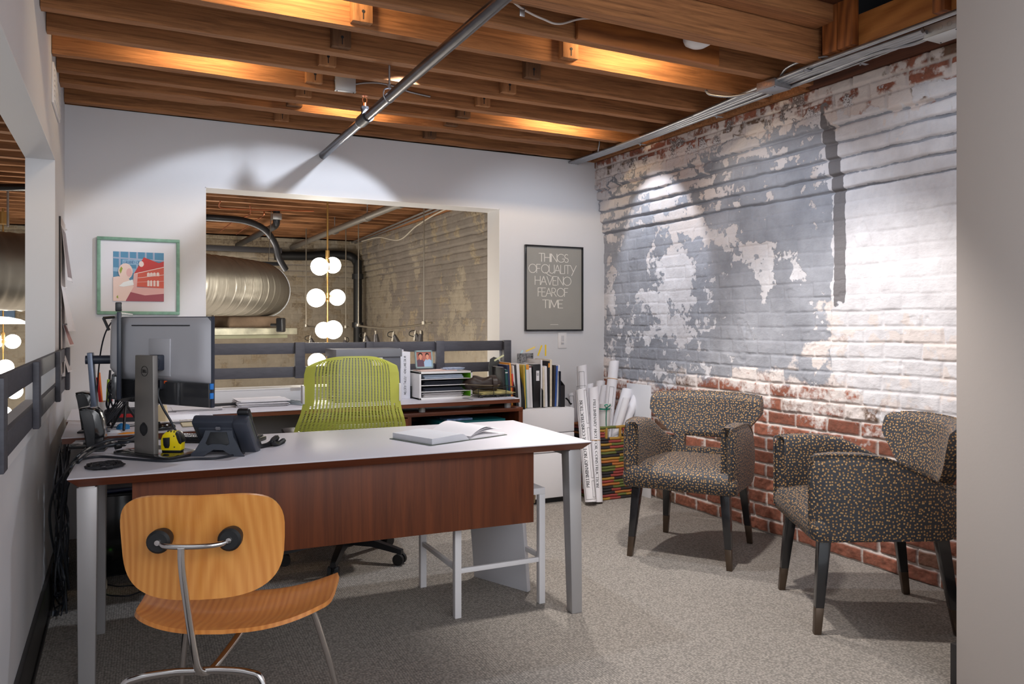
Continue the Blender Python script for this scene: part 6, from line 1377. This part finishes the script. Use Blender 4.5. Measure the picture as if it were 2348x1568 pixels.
for r_ in range(rows):
    z = rh*(r_+.5); s_ = 0.0; c_ = rb.randrange(5); fl = 1+.04*(r_/rows)
    cx_, cy_ = (bx0+bx1)/2, (by0+by1)/2
    while s_ < .999:
        e_ = min(1, s_+rb.uniform(.06, .16)); c_ = rb.choice([k for k in range(5) if k != c_]); mb.use(BC[c_]); pts = []
        hole = (rows-4 <= r_ <= rows-2)
        k = s_
        while k < e_-1e-6: pts.append(k); k += .01
        pts.append(e_); PP = [Vector((cx_+(perim(q)[0]-cx_)*fl, cy_+(perim(q)[1]-cy_)*fl, z+.001*math.sin(q*80))) for q in pts]
        if hole and s_ < .20 and e_ > .06:
            PP1 = [p for p, q in zip(PP, pts) if q < .06]; PP2 = [p for p, q in zip(PP, pts) if q > .17]
            for P_ in (PP1, PP2):
                if len(P_) > 1: mb.tube(P_, rh*.53, n=8, smooth_path=False)
        elif len(PP) > 1: mb.tube(PP, rh*.53, n=8, smooth_path=False)
        s_ = e_
mb.use(BC[2]); part('woven_wall', mb, BC[0], t, sharp=60)
mb = MB(); mb.box(bx0+.012, bx1-.012, by0+.012, by1-.012, .002, .02); part('floor_panel', mb, BC[2], t)
hx = bx0+.06*2*(bx1-bx0+by1-by0)
mb = MB(); mb.tube([(hx, by0-.008, bh-.085), (hx, by0-.010, bh-.01)], .010, n=8); mb.tube([(hx+.118, by0-.008, bh-.085), (hx+.118, by0-.010, bh-.01)], .010, n=8); part('handle_binding', mb, BC[2], t)
roll('tallest roll in the basket with a rubber band near its top', (3.125, 4.72, .05), PD(1408.5, 828, 5.76), .037, band=(.80,), boxes=((-.012, .018, .60, .74), (-.012, .018, .42, .58)))
roll('white roll in the basket behind the ribboned one', (3.075, 4.80, .05), PD(1388, 884, 5.86), .030)
roll('upper rear roll in the basket, partly hidden', (3.08, 4.86, .05), PD(1378, 874, 5.92), .034)
tr = roll('stubby fabric-wrapped roll with a green ribbon in the basket', (3.075, 4.675, .05), PD(1388.5, 926, 5.66), .041, m=mat('pale_cloth', (206, 202, 198), .8, bump=.2))
b_ = PD(1388.5, 928, 5.62); RB = mat('green_ribbon', (22, 128, 104), .5)
mb = MB()
for hz, tl in ((.0, 0),): mb.lathe([(.0425, -.004), (.0435, -.004), (.0435, .006), (.0425, .006)], c=(b_.x+.002, b_.y+.02, b_.z-.030), n=28)
mb.tube([b_+Vector((-.012, -.03, -.02)), b_+Vector((-.014, -.028, -.10)), b_+Vector((-.008, -.022, -.19))], .006, n=6, flat=.3); mb.tube([b_+Vector((-.012, -.03, -.02)), b_+Vector((-.03, -.035, -.0)), b_+Vector((-.005, -.035, .004)), b_+Vector((-.012, -.03, -.02)), b_+Vector((.02, -.034, .002))], .005, n=6, flat=.3)
part('ribbon', mb, RB, tr, 'green ribbon')
roll('open roll in the basket with dark blue inner face', (3.14, 4.78, .08), PD(1440, 892, 5.80), .040, inner=mat('navy_sheet', (24, 52, 84), .6))
roll('crumpled white roll in front of the blue-lined one', (3.12, 4.70, .10), PD(1437, 912, 5.68), .026)
roll('white roll leaning far right out of the basket with tan core', (3.13, 4.72, .12), PD(1461, 906, 5.76), .031, inner=mat('tan_core', (206, 160, 96), .6))
mb = MB(); mb.box(3.405, 3.420, 4.52, 4.80, .0, .800, bev=.001); solo('foam_board', mb, mat('foam_board_white', (220, 220, 224), .6), 'white board leaning on the brick wall behind the basket', 'board')

# ================================================================== DARK BOARDS added above the trimmer, shade of the gap put into their colour
box_struct('void_shade_box', mat('dark_void_board', (30, 30, 34), .9), (2.95, 3.7, 1.0, 2.75, 3.25, 3.3), (3.62, 3.66, 1.0, 2.75, 2.5, 3.3), (2.95, 3.0, 1.0, 1.9, 2.77, 3.3), (2.95, 3.66, .95, 1.0, 2.7, 3.3), (3.085, 3.66, 2.68, 2.72, 2.62, 3.3))

# ================================================================== THE HALL BEYOND
DUCT = mat('spiral_duct_steel', (150, 146, 138), .42, .9, var=.10, vscale=6)
t = thing('spiral_duct', 'big round spiral steel air duct hanging in the hall', 'air duct', (.3, 7.2, 1.33))
path = [(-2.6, 5.45, 1.61), (-1.6, 6.0, 1.61), (-.635, 6.50, 1.605), (.10, 7.05, 1.60), (.77, 7.58, 1.595), (1.12, 7.92, 1.59), (1.34, 8.28, 1.59), (1.44, 8.70, 1.59)]
P = catmull([Vector(p) for p in path], 60); acc = 0; mb = MB(); n = 48; rings = []; last = P[0]; nxt = 0
for i, p in enumerate(P):
    acc += (p-last).length; last = p; tt = (P[min(i+1, len(P)-1)]-P[max(0, i-1)]).normalized(); a = tt.cross(Vector((0, 0, 1))).normalized(); b = a.cross(tt)
    r = .272+(.004 if (acc % .11) < .012 else 0)+(.0015 if (acc % .022) < .008 else 0)
    if i > len(P)-14: r += .006
    rings.append([p+(a*math.cos(2*PI*j/n)+b*math.sin(2*PI*j/n))*r for j in range(n)])
v = [q for rg in rings for q in rg]; fs = [(i*n+j, i*n+(j+1) % n, (i+1)*n+(j+1) % n, (i+1)*n+j) for i in range(len(rings)-1) for j in range(n)]
mb._add(v, fs); part('duct_tube', mb, DUCT, t, sharp=55)
pe, tt = P[-1], (P[-1]-P[-3]).normalized(); a = tt.cross(Vector((0, 0, 1))).normalized(); b = a.cross(tt)
def dring(h0, r0): return [pe+tt*h0+(a*math.cos(2*PI*j/48)+b*math.sin(2*PI*j/48))*r0 for j in range(48)]
mb = MB(); rr = [dring(-.02, .280), dring(-.02, .292), dring(.01, .292), dring(.012, .27), dring(.012, .01)]; v = [q for rg in rr for q in rg]
mb._add(v, [(i*48+j, i*48+(j+1) % 48, (i+1)*48+(j+1) % 48, (i+1)*48+j) for i in range(4) for j in range(48)]); part('end_collar', mb, STEEL, t)
for d in (4.0,):
    a_ = PD(616, 598, 7.35); b2 = PD(622, 485, 7.2); part('strap_hanger', MB().tube([a_, b2], .012, n=4, smooth_path=False, flat=.3), STEEL, t)
# unit under the duct
t = thing('air_unit', 'insulated box unit with a crumpled metal tray under the duct', 'air unit', (.9, 8.0, .9))
c_ = PD(575, 735, 7.9); M_ = Tm(c_.x, c_.y, 0, R(20))
part('insulated_box', MB(M_).box(-.30, .28, -.12, .25, c_.z-.07, c_.z+.045, bev=.03, seg=4), mat('dusty_insulation', (120, 100, 82), .9, var=.2, bump=.5), t)
part('metal_tray', MB(M_).box(-.62, .42, -.18, .28, c_.z-.14, c_.z-.075, bev=.006), mat('dull_sheet_metal', (176, 174, 156), .45, .5, var=.3, vscale=9), t)
part('lower_flange', MB(M_).box(-.60, .32, -.16, .26, c_.z-.175, c_.z-.142, bev=.004), mat('olive_flange', (132, 132, 108), .6), t)
part('branch_collar', MB(M_).cyl((-.47, 0, c_.z-.07), (-.47, 0, c_.z+.05), .075, n=28), DUCT, t)
p = PD(644, 745, 7.7); mb = MB(Tm(p.x, p.y, p.z, R(-30))); mb.box(-.035, .035, -.05, .05, -.07, .07, bev=.015, seg=3); mb.cyl((-.10, 0, 0), (-.03, 0, 0), .015, n=8); solo('wall_speaker', mb, BLKPL, 'small black speaker at the right end of the metal tray', 'speaker')
# chandeliers of globes
def chandelier(label, rod_px, f, globes, top_py, bot_py, thick, name='globe_chandelier'):
    base = PD(rod_px, bot_py, f); t = thing(name, label, 'chandelier', tuple(base))
    top = PD(rod_px, top_py, f); part('rod', MB().cyl(base, Vector((base.x, base.y, 2.721)), .0085, n=12), BRASS, t)
    a_, b2 = PD(rod_px, thick[1], f), PD(rod_px, thick[0], f); part('socket_sleeve', MB().cyl(Vector((base.x, base.y, a_.z)), Vector((base.x, base.y, b2.z)), .019, n=16), BRASS, t)
    for px, py, df in globes:
        c = PD(px, py, f+df); j = Vector((base.x, base.y, c.z)); dd = (j-c).normalized()
        g = part('globe', MB().sphere(c, .080, n=28), GLOW, t, 'glowing opal globe'); part('globe_arm', MB().cyl(c+dd*.077, j, .011, n=12), BRASS, g)
    for z in sorted({round(PD(px, py, f+df).z, 2) for px, py, df in globes}): part('hub', MB().cyl((base.x, base.y, z-.02), (base.x, base.y, z+.02), .020, n=16), BRASS, t)
    return t
chandelier('brass rod chandelier with paired glowing globes, seen through the back opening', 751, 7.15, [(733, 611, -.08), (763, 608, .55), (725, 683, -.35), (773, 682, .55), (742, 757, .50), (764, 756, -.35), (727, 830, -.2)], 440, 850, (574, 592))
chandelier('brass globe chandelier seen through the left opening above the rail', 7, 8.7, [(29, 783, .1), (-12, 783, 0), (12, 842, -.6), (33, 897, -.5), (-8, 897, .5), (9, 948, .1)], 735, 985, (762, 778))
for px, py, f, w in ((740, 690, 6.6, 26), (5, 860, 8.2, 20)):
    p = PD(px, py, f); lamp('POINT', 'globe_glow', tuple(p), None, w, (1, .94, .84), .12)
# pipes, rods and track in the hall
HP = mat('hall_black_pipe', (52, 54, 60), .4, .5); HG = mat('hall_grey_pipe', (128, 124, 120), .45, .6)
t = thing('hall_pipe', 'grey sprinkler pipe under the hall ceiling, running away to the far wall', 'pipe', (2.38, 8.5, 2.3))
part('pipe_run', MB().cyl((2.41, 5.6, 2.36), (2.365, 11.75, 2.36), .036, n=20), HG, t)
for y in (7.0, 8.05, 9.4): part('coupling', MB().cyl((2.40, y-.05, 2.36), (2.40, y+.05, 2.36), .045, n=20), HG, t); part('hanger_rod', MB().cyl((2.40, y, 2.40), (2.40, y, 2.55), .006, n=8), STEEL, t)
t = thing('elbow_pipe', 'dark pipe with an elbow hanging from the hall ceiling above the duct', 'pipe', (1.6, 10, 2.2))
e1 = PD(634, 500, 8.75); part('pipe_run', MB().tube([Vector((e1.x, e1.y, 2.55)), e1, PD(633, 514, 8.80), PD(624, 522, 9.0), PD(600, 533, 9.6), PD(545, 562, 11.1)], .038, n=16, sub=5), HP, t); part('joint_cap', MB().box(e1.x-.05, e1.x+.05, e1.y-.05, e1.y+.05, e1.z-.02, e1.z+.05, bev=.006), STEEL, t)
t = thing('hall_drain_pipe', 'black lettered pipe along the far wall turning down the corner', 'pipe', (2.6, 11.7, 1.0))
part('pipe_run', MB().tube([PY(630, 586, 11.70), PY(700, 587, 11.70), (2.9, 11.70, 2.27), (3.20, 11.68, 2.26), (3.30, 11.62, 2.16), (3.31, 11.60, 1.9), (3.31, 11.60, -.5)], .065, n=18), mat('black_drain_pipe', (24, 26, 29), .5), t)
for z in (1.95, 1.22): part('pipe_hub', MB().cyl((3.31, 11.60, z-.04), (3.31, 11.60, z+.04), .085, n=20), mat('hub_black', (52, 54, 58), .4, .4), t)
solo('duct_hose', MB().tube([PD(440, 497, 8.2), PD(500, 500, 8.3), PD(560, 506, 8.5), PD(605, 525, 8.7), PD(630, 558, 8.9), PD(640, 592, 9.0), PD(655, 618, 9.1)], .036, n=14), HP, 'black flexible hose arching above the duct in the hall', 'hose')
solo('cable_ladder', MB().box(-1.0, PY(645, 570, 11.0).x, 10.95, 11.05, 2.20, 2.27, bev=.004), mat('dark_channel', (66, 66, 70), .5, .4), 'dark metal channel crossing the hall under its ceiling', 'channel')
solo('cable_ladder', MB().box(-1.0, PY(640, 600, 11.3).x, 11.25, 11.30, 2.05, 2.10, bev=.004), HP, 'lower thin black pipe crossing the hall beside the far wall', 'channel')
for i, (pts, lab) in enumerate((([PZ(505, 462, 2.46), PZ(506, 476, 2.42), PZ(560, 480, 2.42), PZ(640, 482, 2.42), PZ(720, 484, 2.42)], 'thin copper tube running across under the hall joists'), ([PZ(573, 470, 2.46), PZ(572, 492, 2.42), PZ(540, 505, 2.40), PZ(503, 532, 2.40)], 'copper tube bending down to the left, first of two'), ([PZ(605, 484, 2.46), PZ(604, 494, 2.42), PZ(580, 510, 2.40), PZ(542, 537, 2.40)], 'copper tube bending down to the left, second of two'))):
    cable('copper_tube', lab, pts, .007, mat('copper_tube', (168, 96, 62), .35, .8), cat='pipe')
for i, (a_, b2, lab) in enumerate((((2.93, 5.7, 2.46), (3.22, 11.6, 2.46), 'outer'), ((3.02, 5.7, 2.46), (3.27, 11.6, 2.45), 'inner'))): solo('hall_conduit', MB().tube([a_, b2], .012, n=8, smooth_path=False), STEEL, 'steel conduit along the hall brick wall, %s one' % lab, 'conduit', 'conduits in the hall')
cable('hall_cable', 'pale cable sagging under the hall conduits', [(3.05, 6.2, 2.45), (3.12, 6.9, 2.40), (3.1, 7.6, 2.43), (3.16, 8.6, 2.38), (3.18, 9.3, 2.28), (3.2, 10.2, 2.40), (3.2, 11, 2.42)], .008, mat('pale_cable', (190, 184, 170), .6))
# monorail tracks with spot heads
TR = mat('satin_nickel', (160, 154, 142), .35, .8)
def track(label, pts, rods, heads, f):
    t = thing('track_light', label, 'track light', tuple(PD(*pts[0])))
    part('rail', MB().tube([PD(*p) for p in pts], .012, n=8), TR, t)
    for px, yt, yb, ff in rods: b2 = PD(px, yb, ff); part('rod', MB().cyl(b2, Vector((b2.x, b2.y, 2.721)), .007, n=8), TR, t); part('canopy', MB().cyl(Vector((b2.x, b2.y, b2.z-.012)), Vector((b2.x, b2.y, b2.z+.02)), .022, n=12), TR, t)
    for px, py, ff, sx in heads:
        c = PD(px, py, ff); h = part('spot_head', MB().cyl(c+Vector((sx*.05, 0, -.10)), c+Vector((0, 0, .01)), .040, .022, n=16), mat('spot_grey', (84, 82, 84), .4, .5), t); part('spot_fin', MB().cyl(c+Vector((sx*-.015, 0, -.06)), c+Vector((0, 0, .05)), .014, n=10), TR, h); part('spot_cord', MB().tube([c+Vector((0, 0, .05)), c+Vector((-sx*.06, 0, .04)), c+Vector((-sx*.07, 0, 0)), c+Vector((-sx*.01, 0, -.02))], .005, n=6), RUB, h)
    return t
track('curved monorail with four spot heads hanging before the hall brick wall', [(817, 746, 9.6), (850, 750, 9.3), (890, 752, 9.0), (940, 748, 8.6), (990, 740, 8.2)], [(822, 500, 746, 9.55), (972, 478, 741, 8.3)], [(838, 772, 9.4, 1), (862, 768, 9.2, .2), (903, 770, 8.9, 1), (953, 768, 8.5, 1), (965, 768, 8.45, -.3)], 9)
track('short monorail with two spot heads behind the glowing globes', [(700, 748, 10.6), (750, 752, 10.4), (800, 750, 10.2)], [(702, 560, 747, 10.5), (793, 520, 750, 10.2)], [(712, 778, 10.5, 1), (792, 782, 10.2, -.6)], 10)
# things seen through the left opening
t = thing('dome_pendant', 'shallow white pendant dish glowing below the duct in the left opening', 'pendant lamp', tuple(PD(2, 735, 7.9)))
c = PD(-6, 742, 7.9); mb = MB(); mb.lathe([(.001, .075), (.10, .068), (.20, .045), (.29, .0), (.285, -.004), (.19, .036), (.10, .058), (.001, .064)], c=c, n=40); part('dish', mb, mat('white_dish', (246, 244, 238), .4, emit=(255, 250, 240), estr=1.4), t)
part('stem', MB().cyl(c+Vector((0, 0, .07)), Vector((c.x, c.y, 2.5)), .010, n=10), BRASS, t)
cb_ = PD(7, 500, 7.8); solo('ceiling_lamp_can', MB().cyl((cb_.x, cb_.y, cb_.z-.06), (cb_.x, cb_.y, cb_.z+.06), .055, n=24), BRASS, 'brass cylinder lamp under the hall ceiling in the left opening', 'lamp')
p0, p1 = PD(-60, 428, 6.4), PD(120, 430, 6.4); solo('hall_black_pipe', MB().cyl(p0, p1, .030, n=18), mat('gloss_black_pipe', (20, 22, 28), .15, coat=.5), 'glossy black pipe crossing the top of the left opening', 'pipe')
b2 = PD(18, 520, 7.2); solo('threaded_rod', MB().cyl(b2, Vector((b2.x, b2.y, 2.52)), .010, n=8), STEEL, 'vertical steel rod holding the duct in the left opening', 'rod')
b2 = PD(7, 565, 6.1)
mb = MB(); mb.box(-3.0, -1.08, 11.6, 11.7, 1.25, 1.62); solo('wall_painting', mb, mat('slate_blue_panel', (92, 118, 150), .6), 'blue painted panel on the far hall wall under the duct', 'panel')
# more loose leads hanging from the monitors down to the return desk
rq = random.Random(21)
for k in range(9):
    x0 = 262+rq.uniform(-12, 14); pts = [PD(x0, 895+rq.uniform(-20, 20), 3.62), PD(x0-4+rq.uniform(-16, 10), 925+rq.uniform(-10, 14), 3.60), PD(250+rq.uniform(-14, 16), 955, 3.66), PD(244+rq.uniform(-12, 14), 985, 3.70), PD(240+rq.uniform(-8, 16), 1004, 3.74)]
    cable('monitor_lead', 'black lead in the bunch hanging behind the front monitor', pts, rq.choice((.0030, .0038)), CABLE, n=6, group='leads behind the monitors')
